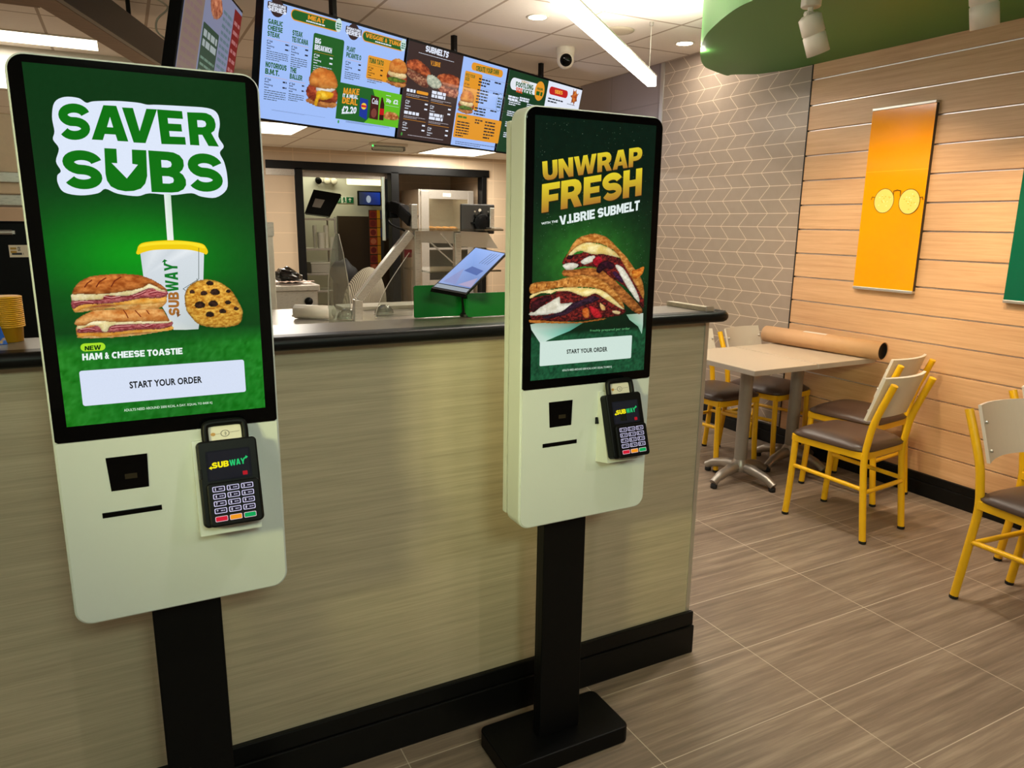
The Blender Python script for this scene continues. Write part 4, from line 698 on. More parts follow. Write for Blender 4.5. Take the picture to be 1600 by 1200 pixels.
# ---------------------------------------------------------------- overhead menu boards
def hung_board(P, yaw, tilt, i, label, name='menu_board', group=None):
    d1 = Vector((math.sin(yaw), math.cos(yaw), 0)); n = Vector((d1.y, -d1.x, 0)); up = Vector((0, 0, math.cos(tilt))) + n * math.sin(tilt); y = up.cross(d1)
    o = thing(name, label, 'menu board', (0, 0, 0), 0, group); p = Vector(P) + d1 * i
    o.matrix_world = Matrix(((d1.x, y.x, up.x, p.x), (d1.y, y.y, up.y, p.y), (d1.z, y.z, up.z, p.z), (0, 0, 0, 1)))
    b = MB(); b.box((0.004, 0.0, -0.578), (0.996, 0.055, 0.004), 0.004); part(b, 'casing', M['plastic'], o)
    b = MB(); b.box((0.42, 0.055, -0.40), (0.58, 0.085, -0.15), 0.004); b.tube([(0.5, 0.075, -0.3), (0.5 , 0.075 , 0.02)], 0.02, 10); b.beam((0.5, 0.075, 0.0), (0.5, 0.075 + (2.59 - p.z) * math.tan(tilt) * 1.0, (2.59 - p.z) / math.cos(tilt) - 0.002 if name == 'menu_board' else 0.08), 0.03, 0.03); part(b, 'ceiling_bracket', M['satin_black'], o)
    return o, Canvas((-i, -0.0012, 0), (1, 0, 0), (0, 0, 1), (0, -1, 0), M['menu_screen'], 0.00025)
BP, BYAW, BTILT = (0.704, 4.002, 2.470), 1.1228, 0.2135
BL = (160, 190, 248); GR = (28, 92, 34); DG = (22, 70, 30); OR = (226, 150, 40); WH = (226, 232, 246); BK = (30, 34, 44); BRN = (56, 40, 38)
def item(cv, tl, w, title, h, ct, cr, cb, rows=5, cond=0.52, seed=1):
    x, z = tl
    for ln in title:
        cv.heavy_rect(ln, (x, z - h), (x + min(w, len(ln) * h * cond), z), ct); z -= h * 1.2
    z -= h * 0.15; cv.rect((x, z - 0.0012), (x + w, z), cr); z -= h * 0.35; s = h * 0.42
    for nm in ('6" Sub', 'Footlong'):
        cv.text(nm, (x, z - s), (x + len(nm) * s * 0.55, z), cb, 0.03); cv.scribble((x, z - s * 1.9), (x + s * 2.2, z - s * 1.35), 1, cb, seed, 0.7, 1.0)
        cv.scribble((x + w * 0.8, z - s * 1.1), (x + w * 0.98, z - s * 0.1), 1, cb, seed + 3, 0.7, 1.0); z -= s * 2.4
    if rows: cv.scribble((x, z - rows * s * 0.95), (x + w * 0.97, z), rows, tuple(int(v * .62 + q * .38) for v, q in zip(cb, (120, 150, 160))), seed + 7, 0.36)
def sig(cv, q):
    (x0, z0), (x1, z1) = q; cx, cz = (x0 + x1) / 2, (z0 + z1) / 2; w = x1 - x0
    cv.ell((cx, cz), w * 0.36, w * 0.36, (52, 34, 34)); cv.rect((x0, cz - w * 0.10), (x1, cz + w * 0.19), (52, 34, 34), 0.006)
    cv.heavy_rect('SIGNATURE', (x0 + w * .06, cz + w * 0.05), (x1 - w * .06, cz + w * 0.16), WH); cv.heavy_rect('SERIES', (x0 + w * .03, cz - w * 0.17), (x1 - w * .03, cz + w * 0.03), WH)
def pill(cv, q, body, sub=None):
    a, c = q; cv.rect(a, c, OR, 0.03); cv.rect((a[0] + .005, a[1] - .005), (c[0] - .005, c[1] + .005), GR, 0.026)
    w = c[0] - a[0]; h = a[1] - c[1]; k = min(0.86, 0.085 * len(body)) * w
    cv.heavy_rect(body, (a[0] + (w - k) / 2, c[1] + h * .42), (a[0] + (w + k) / 2, a[1] - h * .18), OR)
    cv.scribble((a[0] + w * .3, c[1] + h * .18), (a[0] + w * .68, c[1] + h * .34), 1, WH, 4, 0.7, 1.0)
    cv.ell((c[0] - 0.012, (a[1] + c[1]) / 2 + 0.008), 0.022, 0.034, (200, 222, 220)); cv.scribble((c[0] - 0.026, c[1] + h * .25), (c[0] + 0.004, a[1] - h * .12), 3, (40, 110, 80), 3, 0.6, 1.0)
def burger(cv, c, w, egg=True):
    x, z = c; P = lambda pts: [(x + a * w, z + b * w) for a, b in pts]
    L = [(P([(-.5, -.42), (0, -.5), (.45, -.45), (.5, -.3), (0, -.25), (-.45, -.3)]), (150, 84, 40), (220, 150, 80)),
         (P([(-.52, -.25), (-.3, -.36), (.1, -.34), (.5, -.3), (.52, -.05), (.2, .1), (-.3, .08), (-.5, -.02)]), (120, 40, 24), (212, 96, 54), 1.6, .4)]
    if egg: L += [(P([(-.2, -.1), (.1, -.12), (.4, .0), (.4, .12), (.1, .1), (-.18, .02)]), (226, 220, 206), (250, 248, 240)), (P([(-.2, -.2), (.0, -.3), (.3, -.22), (.36, -.1), (.1, -.06), (-.16, -.1)]), (240, 170, 20), (255, 214, 70)), (P([(-.24, -.45), (-.16, -.5), (-.1, -.3), (0, -.2), (-.16, -.16)]), (236, 160, 20), (255, 200, 40))]
    else: L += [(P([(-.45, -.12), (0, -.2), (.45, -.12), (.42, .02), (0, .06), (-.42, .02)]), (216, 180, 120), (250, 226, 170)), (P([(-.5, -.28), (-.2, -.34), (.3, -.3), (.5, -.22), (.2, -.18), (-.3, -.18)]), (60, 90, 30), (120, 150, 50), 2)]
    L += [(P([(-.46, .05), (-.44, .28), (-.25, .46), (0, .5), (.28, .45), (.45, .28), (.47, .06), (.2, .0), (-.2, -.02)]), (190, 100, 34), (236, 160, 76), .8, .3)]
    cv.paint(L, w / 46)

# first display: two white menus side by side
o, cv = hung_board(BP, BYAW, BTILT, 0, 'overhead menu board with the meat and veggie menus, left of the three', group='menu boards over the counter')
cv.rect((0.012, -0.566), (0.988, -0.010), BL); scr = cv.done('screen', o, 'lit menu screen')
sig(cv, [(0.0328,-0.0202),(0.1462,-0.0536)]); sig(cv, [(0.5282,-0.0321),(0.6419,-0.0642)])
pill(cv, [(0.1698,-0.0175),(0.4888,-0.0712)], 'MEAT'); pill(cv, [(0.6467,-0.0254),(0.9764,-0.0808)], 'VEGGIE & TUNA'); cv.done('heading', scr)
item(cv, (0.0386,-0.0924), 0.135, ('GARLIC', 'CHEESE', 'STEAK'), 0.0235, GR, OR, BK, 5, 0.62, 2); cv.done('menu_item', scr)
item(cv, (0.1833,-0.1161), 0.107, ('STEAK', 'TEXICANA'), 0.0255, GR, OR, BK, 5, 0.5, 3); cv.done('menu_item', scr)
item(cv, (0.0361,-0.2908), 0.135, ('NOTORIOUS', 'B.M.T.'), 0.0265, GR, OR, BK, 5, 0.53, 4); cv.done('menu_item', scr)
item(cv, (0.1826,-0.2937), 0.10, ('THE', 'BALLER'), 0.0255, GR, OR, BK, 4, 0.52, 5); cv.done('menu_item', scr)
item(cv, (0.5376,-0.1265), 0.115, ('PLANT', 'PICANTE O'), 0.026, GR, OR, BK, 4, 0.46, 6); cv.done('menu_item', scr)

a, c = [(0.3077,-0.1036),(0.5139,-0.3932)]; cv.rect(a, c, GR, 0.012); item(cv, (a[0] + .012, a[1] - .022), 0.13, ('BIG', 'BREAKWICH'), 0.0265, WH, OR, WH, 5, 0.48, 7)
burger(cv, (0.3957,-0.3639), 0.205); cv.done('breakfast_panel', scr)
a, c = [(0.6909,-0.1453),(0.9841,-0.2691)]; cv.rect(a, c, OR, 0.010); item(cv, (a[0] + .010, a[1] - .012), 0.115, ('TUNA TATO',), 0.027, GR, GR, (60, 44, 20), 3, 0.46, 8)
burger(cv, (0.927,-0.203), 0.158, False); cv.done('tuna_panel', scr)
a, c = [(0.4985,-0.3179),(1.012,-0.5009)]; x0, z1, x1, z0 = a[0], a[1], min(c[0] + .018, .984), c[1] - .01
cv.rect((x0, z0), (x1, z1), (30, 96, 36)); cv.poly([(x0 + .25, z1), (x1, z1), (x1, z0), (x0 + .21, z0), (x0 + .31, z0 + .09)], (98, 186, 32))
cv.heavy('MAKE', [(0.5358,-0.3774),(0.6504,-0.3657),(0.6516,-0.3327),(0.5358,-0.3426)], OR); cv.heavy('IT A MEAL', [(0.5333,-0.393),(0.6454,-0.389),(0.6436,-0.3684),(0.533,-0.3735)], WH); cv.heavy('DEAL', [(0.5329,-0.4247),(0.6456,-0.4239),(0.6442,-0.3892),(0.5332,-0.3922)], OR); cv.textq('£2.20', [(0.537,-0.4827),(0.6423,-0.4682),(0.6442,-0.4311),(0.5345,-0.4373)], WH, 0.05)
q = [(0.6665,-0.4777),(0.7265,-0.493),(0.7221,-0.3822),(0.6605,-0.3774)]; cv.poly(q, (24, 52, 150)); m = (sum(t[0] for t in q) / 4, sum(t[1] for t in q) / 4); cv.ell((m[0], m[1] + .012), .020, .018, (240, 200, 60)); cv.rect((m[0] - .02, m[1] + .006), (m[0] + .02, m[1] + .018), (200, 30, 40), .005)
q = [(0.7447,-0.4819),(0.8131,-0.4831),(0.8033,-0.3579),(0.7396,-0.3516)]; cv.poly(q, (66, 24, 22)); m = (sum(t[0] for t in q) / 4, sum(t[1] for t in q) / 4); cv.text('Cola', (m[0] - .024, m[1] + .02), (m[0] + .024, m[1] + .052), WH, 0.02); cv.ell((m[0], m[1] - .03), .022, .026, (120, 60, 50))
q = [(0.8207,-0.4822),(0.8566,-0.4808),(0.8498,-0.3922),(0.8307,-0.3542),(0.8207,-0.3556),(0.8171,-0.3965)]; cv.poly(q, (52, 16, 14)); q = [(0.8185,-0.4524),(0.8556,-0.4507),(0.8524,-0.4155),(0.8165,-0.4164)]; cv.poly(q, (190, 20, 24))
cv.paint([([(0.8525,-0.4556),(0.8787,-0.425),(0.945,-0.4261),(0.9745,-0.4412),(0.976,-0.4644),(0.9133,-0.4744),(0.867,-0.4723)], (150, 70, 30), (236, 180, 110), 2)], 0.004)
cv.textq('30p', [(0.861,-0.3817),(0.9001,-0.3811),(0.8981,-0.3541),(0.8591,-0.3548)], WH, 0.04); cv.textq('£2', [(0.9181,-0.3788),(0.958,-0.3782),(0.9562,-0.3527),(0.9162,-0.3525)], WH, 0.04); cv.scribble(*[(0.8534,-0.3358),(0.8932,-0.3411)], 1, WH, 3, .6, 1.0); cv.scribble(*[(0.8574,-0.3912),(0.9661,-0.3938)], 1, WH, 5, .5, 1.0); cv.done('meal_deal_panel', scr)
cv.scribble(*[(0.0763,-0.5192),(0.422,-0.5135)], 2, (70, 84, 120), 9, .3); cv.scribble(*[(0.5702,-0.5136),(0.9084,-0.5233)], 4, (70, 84, 120), 11, .4); cv.ell((0.5172,-0.5257), .006, .009, (60, 150, 60)); cv.done('small_print', scr)

# second display: dark melts menu and build-your-own menu
o, cv = hung_board(BP, BYAW, BTILT, 1, 'overhead menu board with the dark melts menu, middle of the three', group='menu boards over the counter')
mid = 1.512
cv.rect((1.012, -0.566), (1.988, -0.010), BL); cv.rect((1.012, -0.566), (mid, -0.010), BRN); scr = cv.done('screen', o, 'lit menu screen')
cv.heavy('SUBMELTS', [(1.157,-0.045),(1.366,-0.048),(1.373,-0.0109),(1.158,-0.0102)], WH); cv.scribble(*[(1.103,-0.0564),(1.427,-0.0652)], 1, WH, 3, 0.28, 1.0); cv.textq('V.I.BRIE', [(1.217,-0.1155),(1.308,-0.1118),(1.305,-0.0858),(1.215,-0.0861)], OR, 0.02); cv.done('heading', scr)
x0 = 1.02; zc = -0.205
cv.paint([([(1.02, -.12), (1.10, -.10), (1.20, -.13), (1.24, -.17), (1.235, -.20), (1.12, -.175), (1.02, -.16)], (110, 40, 22), (214, 110, 60), 1.4, .4), ([(1.02, -.16), (1.12, -.175), (1.23, -.20), (1.22, -.25), (1.14, -.245), (1.02, -.20)], (90, 30, 24), (200, 150, 110), 2.4, .5)], 0.004)
cv.paint([([(1.30, -.155), (1.40, -.135), (1.50, -.15), (1.505, -.21), (1.42, -.215), (1.33, -.21), (1.295, -.19)], (130, 50, 26), (224, 122, 70), 1.4, .4), ([(1.295, -.20), (1.40, -.215), (1.505, -.215), (1.505, -.27), (1.42, -.275), (1.32, -.25)], (110, 36, 30), (230, 160, 120), 2.4, .5)], 0.004)
cv.paint([([(1.20, -.175), (1.25, -.165), (1.33, -.19), (1.34, -.225), (1.28, -.245), (1.21, -.225)], (150, 160, 140), (222, 222, 196), 2.0, .3)], 0.004); cv.done('melt_picture', scr)
for q, t in (((1.042,-0.2726), 1), ((1.261,-0.2542), 2), ((1.038,-0.4016), 1), ((1.26,-0.3878), 2)):
    x, z = q; cv.scribble((x, z - 0.022 * t), (x + (.075 if t == 1 and z > -.4 else .13), z), t, WH, t + int(-z * 100), 0.82, 1.0)
    if t == 1 and z > -.4: cv.rect((x + .085, z - .02), (x + .19, z - .002), OR, .008)
    cv.scribble((x, z - .022 * t - .022), (x + .19, z - .022 * t - .006), 2, (190, 184, 190), 5, .35); cv.rect((x, z - .022 * t - .030), (x + .2, z - .022 * t - .028), OR)
    s = .012
    for j, nm in enumerate(('6" Sub', 'Footlong')):
        zz = z - .022 * t - .045 - j * .03; cv.text(nm, (x, zz - s), (x + len(nm) * s * .5, zz), WH, .02); cv.scribble((x, zz - s * 1.9), (x + .03, zz - s * 1.3), 1, WH, 2, .6, 1.0); cv.scribble((x + .17, zz - s), (x + .2, zz), 1, WH, 6, .75, 1.0)
cv.done('menu_text', scr); cv.scribble((1.09, -.548), (1.42, -.538), 1, (170, 164, 170), 8, .4, 1.0); cv.ell((1.035, -.542), .007, .010, (70, 150, 60)); cv.done('menu_text', scr)
cv.rect(*[(1.59,-0.03),(1.929,-0.0786)], OR, .03); cv.heavy('CREATE YOUR OWN', [(1.641,-0.0769),(1.885,-0.0666),(1.88,-0.0343),(1.634,-0.0463)], GR); cv.done('heading', scr)
a, c = [(1.537,-0.0918),(1.715,-0.3219)]; cv.rect(a, c, OR, .010)
for i, t in enumerate(('PICK YOUR', 'SIZE')): cv.text(t, (a[0] + .01, a[1] - .034 - i * .024), (a[0] + .01 + len(t) * .0105, a[1] - .014 - i * .024), GR, .03)
for i, t in enumerate(('6" Sub', 'Footlong', 'Wrap')): cv.text(t, (a[0] + .01, a[1] - .085 - i * .02), (a[0] + .01 + len(t) * .008, a[1] - .073 - i * .02), BK, .02)
burger(cv, (1.593,-0.2807), 0.15, False); cv.done('size_panel', scr)
a, c = [(1.682,-0.1106),(2.022,-0.284)]
for j, (n, off) in enumerate(((3, 0), (5, .07), (4, .185))): cv.rect((a[0], a[1] - off + .004), (c[0] + .01, a[1] - off + .005), (120, 90, 60)); cv.scribble((a[0], a[1] - off - n * .019), (a[0] + .12, a[1] - off), n, BK, j + 3, .5, .7); cv.scribble((a[0] + .17, a[1] - off - .016), (a[0] + .24, a[1] - off), 1, BK, j, .6, 1.0)
e = (1.935,-0.2389); cv.ell(e, .034, .060, (70, 96, 110)); cv.ell(e, .032, .057, BL); cv.scribble((e[0] - .022, e[1] - .04), (e[0] + .022, e[1] + .035), 4, (50, 80, 90), 4, .6, 1.0); cv.done('menu_text', scr)
a, c = [(1.504,-0.3581),(1.998,-0.5136)]; cv.rect(a, c, OR, .008); cv.scribble((a[0] + .02, a[1] - .03), (a[0] + .11, a[1] - .012), 1, (70, 120, 40), 2, .7, 1.0); cv.scribble((a[0] + .02, a[1] - .15), (a[0] + .15, a[1] - .045), 6, BK, 5, .45); cv.scribble((a[0] + .2, a[1] - .05), (a[0] + .28, a[1] - .015), 2, BK, 7, .5); cv.scribble((a[0] + .31, a[1] - .14), (a[0] + .43, a[1] - .015), 6, BK, 8, .45)
cv.scribble((a[0] + .03, c[1] - .045), (c[0] - .02, c[1] - .02), 2, (80, 90, 120), 3, .35); cv.done('offer_panel', scr)

# third display: side orders
o, cv = hung_board(BP, BYAW, BTILT, 2, 'overhead menu board with side orders, half hidden behind the right kiosk', group='menu boards over the counter')
cv.rect((2.012, -0.566), (2.988, -0.010), WH); cv.rect((2.012, -0.566), (2.505, -0.010), (24, 60, 34)); scr = cv.done('screen', o, 'lit menu screen')
a, c = [(2.045,-0.0532),(2.387,-0.1337)]; cv.rect(a, c, (228, 232, 240), .05); e = (2.41,-0.0981); cv.ell(e, .062, .068, OR)
cv.textq('SUBWAY', [(2.17,-0.072),(2.271,-0.0714),(2.267,-0.0575),(2.167,-0.0557)], (190, 150, 40), .03); cv.heavy('FOOTLONG', [(2.111,-0.1083),(2.327,-0.1049),(2.32,-0.0691),(2.105,-0.0759)], GR)
cv.heavy('SIDE', [(2.122,-0.1438),(2.2,-0.1449),(2.194,-0.1118),(2.116,-0.1111)], (220, 80, 34)); cv.heavy('KICKS', [(2.204,-0.1455),(2.327,-0.1445),(2.319,-0.1085),(2.198,-0.1112)], GR); cv.heavy('FROM', [(2.374,-0.0933),(2.447,-0.0903),(2.441,-0.0736),(2.37,-0.0765)], GR); cv.scribble((e[0] - .04, e[1] - .035), (e[0] + .04, e[1] - .0), 1, GR, 3, .8, 1.0); cv.done('heading', scr)
for q, s in (([(2.044,-0.1738),(2.164,-0.2056)], 2), ([(2.179,-0.1673),(2.299,-0.1978)], 4)): cv.scribble(*q, 2, WH, s, .75, 1.0)
cv.done('menu_title', scr)
for i in range(4): cv.scribble((2.06, -.24 - i * .075), (2.2, -.20 - i * .075), 3, WH, i, .5); cv.done('menu_item', scr); cv.scribble((2.28, -.24 - i * .075), (2.44, -.20 - i * .075), 3, WH, i + 9, .5); cv.done('menu_item', scr)
a, c = [(2.526,-0.0438),(2.785,-0.1001)]; cv.rect(a, c, (190, 34, 34), .04); cv.heavy('SIDES', [(2.604,-0.086),(2.712,-0.0825),(2.707,-0.0559),(2.599,-0.0585)], (240, 170, 60)); cv.done('heading', scr)
e = (2.885,-0.0746); cv.paint([([(e[0] + .062 * r * math.cos(t), e[1] + .075 * r * math.sin(t)) for t, r in [(i * PI / 7, 1.0 if i % 2 else .6) for i in range(14)]], (150, 40, 20), (232, 140, 60), 2, .4)], .005); cv.done('crisps_picture', scr)
for i in range(5): cv.scribble((2.53, -.16 - i * .08), (2.74, -.12 - i * .08), 2, BK, i, .5); cv.done('menu_item', scr)
cv.scribble(*[(2.796,-0.1331),(2.911,-0.1396)], 1, BK, 3, .6, 1.0); cv.done('menu_item', scr)

# display on the left wing
o, cv = hung_board((0.36, 3.66, 2.53), math.radians(20), 0.2135, 0, 'menu board turned away at the far left, beside the black bulkhead', name='menu_board')
cv.rect((0.015, -0.566), (0.985, -0.010), (120, 124, 150)); scr = cv.done('screen', o, 'lit menu screen')
cv.rect((0.02, -0.56), (0.30, -0.10), (122, 104, 92), .01); cv.scribble((.05, -.5), (.27, -.14), 9, (120, 96, 96), 2, .5); cv.rect((0.32, -0.56), (0.60, -0.22), (44, 66, 52), .01); cv.scribble((.34, -.33), (.58, -.24), 2, (150, 160, 160), 4, .7, 1.0); cv.scribble((.34, -.54), (.58, -.36), 6, (100, 126, 110), 5, .4)
cv.scribble((.62, -.54), (.80, -.08), 14, (90, 110, 120), 6, .5); cv.rect((0.82, -0.56), (0.98, -0.03), (110, 24, 26)); cv.scribble((.84, -.5), (.96, -.07), 9, (160, 100, 100), 7, .4)
cv.paint([([(.36, -.05), (.44, -.03), (.56, -.06), (.60, -.12), (.5, -.17), (.4, -.15)], (130, 60, 40), (220, 150, 110), 1.5, .3)], .006); cv.done('menu_panels', scr)

# ---------------------------------------------------------------- bulkhead, suspended light, ceiling fittings
A = (-0.1396,3.863,2.3); B_ = (0.1703,4.75,2.3); dv = np.array(B_[:2]) - np.array(A[:2]); dv /= np.hypot(*dv); nv = np.array((-dv[1], dv[0]))
p0 = np.array(A[:2]) - dv * 1.6; p1 = np.array(B_[:2]) + dv * 0.5
t = thing('bulkhead_frame', 'dark bulkhead frame with brown underside at the top left corner', 'bulkhead', (p0[0], p0[1], 2.30)); loc = lambda q, z: (q[0] - p0[0], q[1] - p0[1], z - 2.30)
def quad_box(b, a, c, w, z0, z1):
    b.slab([tuple(loc(q, 0)[:2]) for q in (a, c, c + nv * w, a + nv * w)], z0 - 2.30, z1 - 2.30, 'z', 0, 0.002)
b = MB(); quad_box(b, p0, p1, 0.03, 2.301, 2.46); part(b, 'fascia', plain('fascia_black', (30, 32, 38), .3), t, 'black fascia')
inn = np.array((-0.2335,4.059,2.3)[:2])
b = MB(); quad_box(b, p0 + nv * 0.031, p1 + nv * 0.031, 0.115, 2.30, 2.45); bb = inn + np.array((-1.7, 0.0)); b.slab([loc(q, 0)[:2] for q in (inn + np.array((0, -.30)), inn, bb, bb + np.array((0, -.30)))], 0.001, 0.14, 'z'); part(b, 'underside', wood('bulkhead_laminate', (104, 80, 62), (136, 108, 86)), t, 'brown laminate underside')
b = MB()
for q in (p0 + dv * .4, p1 - dv * .4): b.tube([loc(q + nv * .07, 2.44), loc(q + nv * .07, 2.589)], 0.012, 8)
part(b, 'hanger', M['satin_black'], t)
tag((lambda b: b.build('loose_cable', M['white_fitting']))(MB().tube(smooth_open([(0.2439,4.4,2.493), (0.3053,4.4,2.453), (0.2531,4.4,2.393), (0.2455,4.4,2.337), (0.2808,4.4,2.299), (0.2884,4.4,2.245)], 5), 0.005, 6)), 'loose white cable hanging behind the far left menu board', 'cable')

P0 = Vector((2.996,3.875,2.27)); P1 = Vector((1.633,2.706,2.27)); d = (P1 - P0).normalized(); P1 = P0 + d * 2.6
t = thing('pendant_light_bar', 'long white light bar hanging on wires under the ceiling', 'pendant light', P0[:]); q1 = P1 - P0
b = MB(); b.beam((0, 0, 0), q1, 0.052, 0.055, 0, 0.003); part(b, 'diffuser', M['lamp_white'], t)
b = MB(); b.beam(Vector((0, 0, 0.0325)) - d * 0.004, q1 + Vector((0, 0, 0.0325)) + d * 0.004, 0.058, 0.009, 0, 0.001); part(b, 'housing', M['alu'], t)
for k in (0.10, 1.2, 2.4):
    b = MB(); c = d * k; b.tube([c + Vector((0, 0, .036)), c + Vector((0, 0, 2.589 - 2.27))], 0.0022, 6); b.lathe([(0.012, 0), (0.012, 0.02)], c + Vector((0, 0, 2.569 - 2.27)), 10); part(b, 'hanging_wire', M['alu'], t)
for k in (0.5, 1.3, 2.1):
    c = P0 + d * k; ang = math.atan2(d.y, d.x); l = area_lamp('light_bar_lamp', (c.x, c.y, 2.236), 0.75, 5, (1.0, 0.93, 0.82), 'RECTANGLE', None, 0.05); l.rotation_euler = (0, 0, ang)
    l = area_lamp('ceiling_fill_lamp', (c.x, c.y, 2.315), 0.75, 7, (1.0, 0.93, 0.82), 'RECTANGLE', None, 0.05); l.rotation_euler = (PI, 0, -ang)  # added lamps facing up from the bar to brighten the ceiling
DL = [((2.277,4.06,2.588), 'round recessed downlight in the ceiling left of the light bar'), ((3.436,4.114,2.588), 'round recessed downlight in the ceiling beside the green soffit')] + [((x, y, 2.588), None) for x, y in ((2.28, 1.9), (0.9, 0.4), (-0.9, 0.4), (2.0, -1.4), (0.2, -1.6))]
first = None
for (c, lb) in DL:
    if lb is None: lb = 'round recessed downlight in the ceiling behind the photographer' if c[1] < 1.5 else 'round recessed downlight in the ceiling above the right kiosk'
    t = thing('downlight', lb, 'downlight', (c[0], c[1], 2.59), 0, 'recessed downlights')
    b = MB(); b.lathe([(0.052, 0.0), (0.052, -0.004), (0.064, -0.006), (0.068, 0.0)], (0, 0, 0), 28); part(b, 'rim', M['white_fitting'], t)
    b = MB(); b.lathe([(0.0, -0.003), (0.052, -0.003)], (0, 0, 0), 28); part(b, 'diffuser', M['lamp_white'], t)
    area_lamp('downlight_lamp', (c[0], c[1], 2.578), 0.12, 4 if c[0] > 3 else (9 if c[1] > 3 else 18 if c[1] > 1.5 else (18 if c[0] > 1.5 else 5)), LAMP_WARM)
c = (2.822,4.628,2.588); t = thing('dome_camera', 'white dome security camera on the ceiling', 'security camera', (c[0], c[1], 2.589))
b = MB(); b.lathe([(0.066, 0), (0.066, -0.02), (0.062, -0.055), (0.05, -0.065), (0, -0.068)], (0, 0, 0), 24); part(b, 'body', M['white_fitting'], t)
b = MB(); bm = bmesh.new(); bmesh.ops.create_uvsphere(bm, u_segments=20, v_segments=14, radius=0.060); b.bmesh(bm, 0, True, Matrix.Translation((-.012, -.02, -0.082))); part(b, 'ball', M['white_fitting'], t)
aim = Vector((-0.42, -0.85, -0.22)).normalized(); b = MB(); b.lathe([(0.042, 0.040), (0.040, 0.052), (0.028, 0.060), (0, 0.062)], (-.012, -.02, -0.082), 20, 0, aim); part(b, 'lens_window', M['gloss_black'], t, 'black lens window')
c = (2.862,4.069,2.588); t = tag(MB().lathe([(0.10, 0.0), (0.098, -0.006), (0.07, -0.010), (0.0, -0.010)], (0, 0, 0), 28).build('ceiling_speaker', plain('speaker_grille', (196, 182, 158), 0.7, var=0.1, scale=300), None, (c[0], c[1], 2.589)), 'round flush ceiling speaker grille behind the light bar', 'speaker')
def panel(name, x0, y0, x1, y1, z, label):
    t = thing(name, label, 'light panel', ((x0 + x1) / 2, (y0 + y1) / 2, z), 0, 'kitchen ceiling panels' if z < 2.4 else None); w, h = (x1 - x0) / 2, (y1 - y0) / 2
    b = MB(); b.box((-w, -h, -0.006), (w, h, 0.0), 0.001); part(b, 'diffuser', M['panel_lamp'], t)
    b = MB(); b.box((-w - .012, -h - .012, -0.007), (-w - .0005, h + .012, 0)); b.box((w + .0005, -h - .012, -0.007), (w + .012, h + .012, 0)); b.box((-w, -h - .012, -0.007), (w, -h - .0005, 0)); b.box((-w, h + .0005, -0.007), (w, h + .012, 0)); part(b, 'frame', M['white_fitting'], t)
panel('light_panel', 1.05, 7.38, 1.68, 8.32, 2.299, 'lit kitchen ceiling panel under the left menu board'); panel('light_panel', 3.55, 8.62, 4.36, 9.50, 2.299, 'lit kitchen ceiling panel under the middle menu board')
panel('light_panel', -1.4, 6.06, -0.04, 6.42, 2.589, 'lit ceiling panel above the left kiosk')
c = (2.848,8.588,2.299); t = thing('emergency_light', 'small clear emergency light on the kitchen ceiling', 'emergency light', c)
b = MB(); b.box((-.22, -.06, -.03), (.22, .06, 0), .008); part(b, 'base', M['white_fitting'], t); b = MB(); b.box((-.2, -.05, -.085), (.2, .05, -.0302), .02); part(b, 'cover', M['acrylic'], t); b = MB(); b.box((-.215, -.065, -.05), (-.2005, -.05, -.035), .002); part(b, 'indicator', glow('green_led', (60, 230, 90), 3), t)

def ceiling_spot(c, aim, label):
    t = thing('ceiling_spotlight', label, 'spotlight', c, 0, 'spotlights under the green soffit'); a = Vector(aim).normalized()
    b = MB(); b.lathe([(0.0405, -0.001), (0.0405, -0.03), (0.036, -0.034), (0, -0.034)], (0, 0, 0), 24); part(b, 'mount', M['white_fitting'], t)
    b = MB(); b.tube([(0, 0, -.03), (0, 0, -.06)], 0.012, 10); b.box((-.026, -.012, -.075), (.026, .012, -.05), .004); b.tube([(-.03, 0, -.0635), (.03, 0, -.0635)], .009, 10); part(b, 'swivel', M['white_fitting'], t)
    o_ = Vector((0, 0, -0.072)); b = MB(); b.lathe([(0, -.012), (.030, -.012), (.047, 0), (.047, .066), (.044, .068), (.044, .0715), (.047, .0735), (.047, .150), (.041, .150), (.038, .135)], o_, 28, 0, a); part(b, 'head', M['white_fitting'], t)
    b = MB(); b.lathe([(0, .134), (.038, .135)], o_, 20, 0, a); part(b, 'lens', M['lamp_white'], t)
    s = Vector(c) + o_ + a * 0.156; return s
for c, lb, aim in (((2.64,2.369,2.334), 'white spotlight nearest the chevron tiles under the green soffit', (3.69, 2.60, 0.95)), ((2.805,1.75,2.334), 'white spotlight cut by the top edge of the photo', (3.69, 1.60, 0.95)), ((3.05, 0.55, 2.334), 'white spotlight under the green soffit behind the photographer', (3.69, 0.5, 0.95))):
    a = Vector((0.40, -0.06, -0.90)) if 'nearest' in lb else Vector((0.28, 0.0, -0.95)); s = ceiling_spot(c, a, lb)
    spot_lamp('soffit_spot_lamp', s, aim, 55, 1.5, 0.75, (1.0, 0.76, 0.50), 0.03)

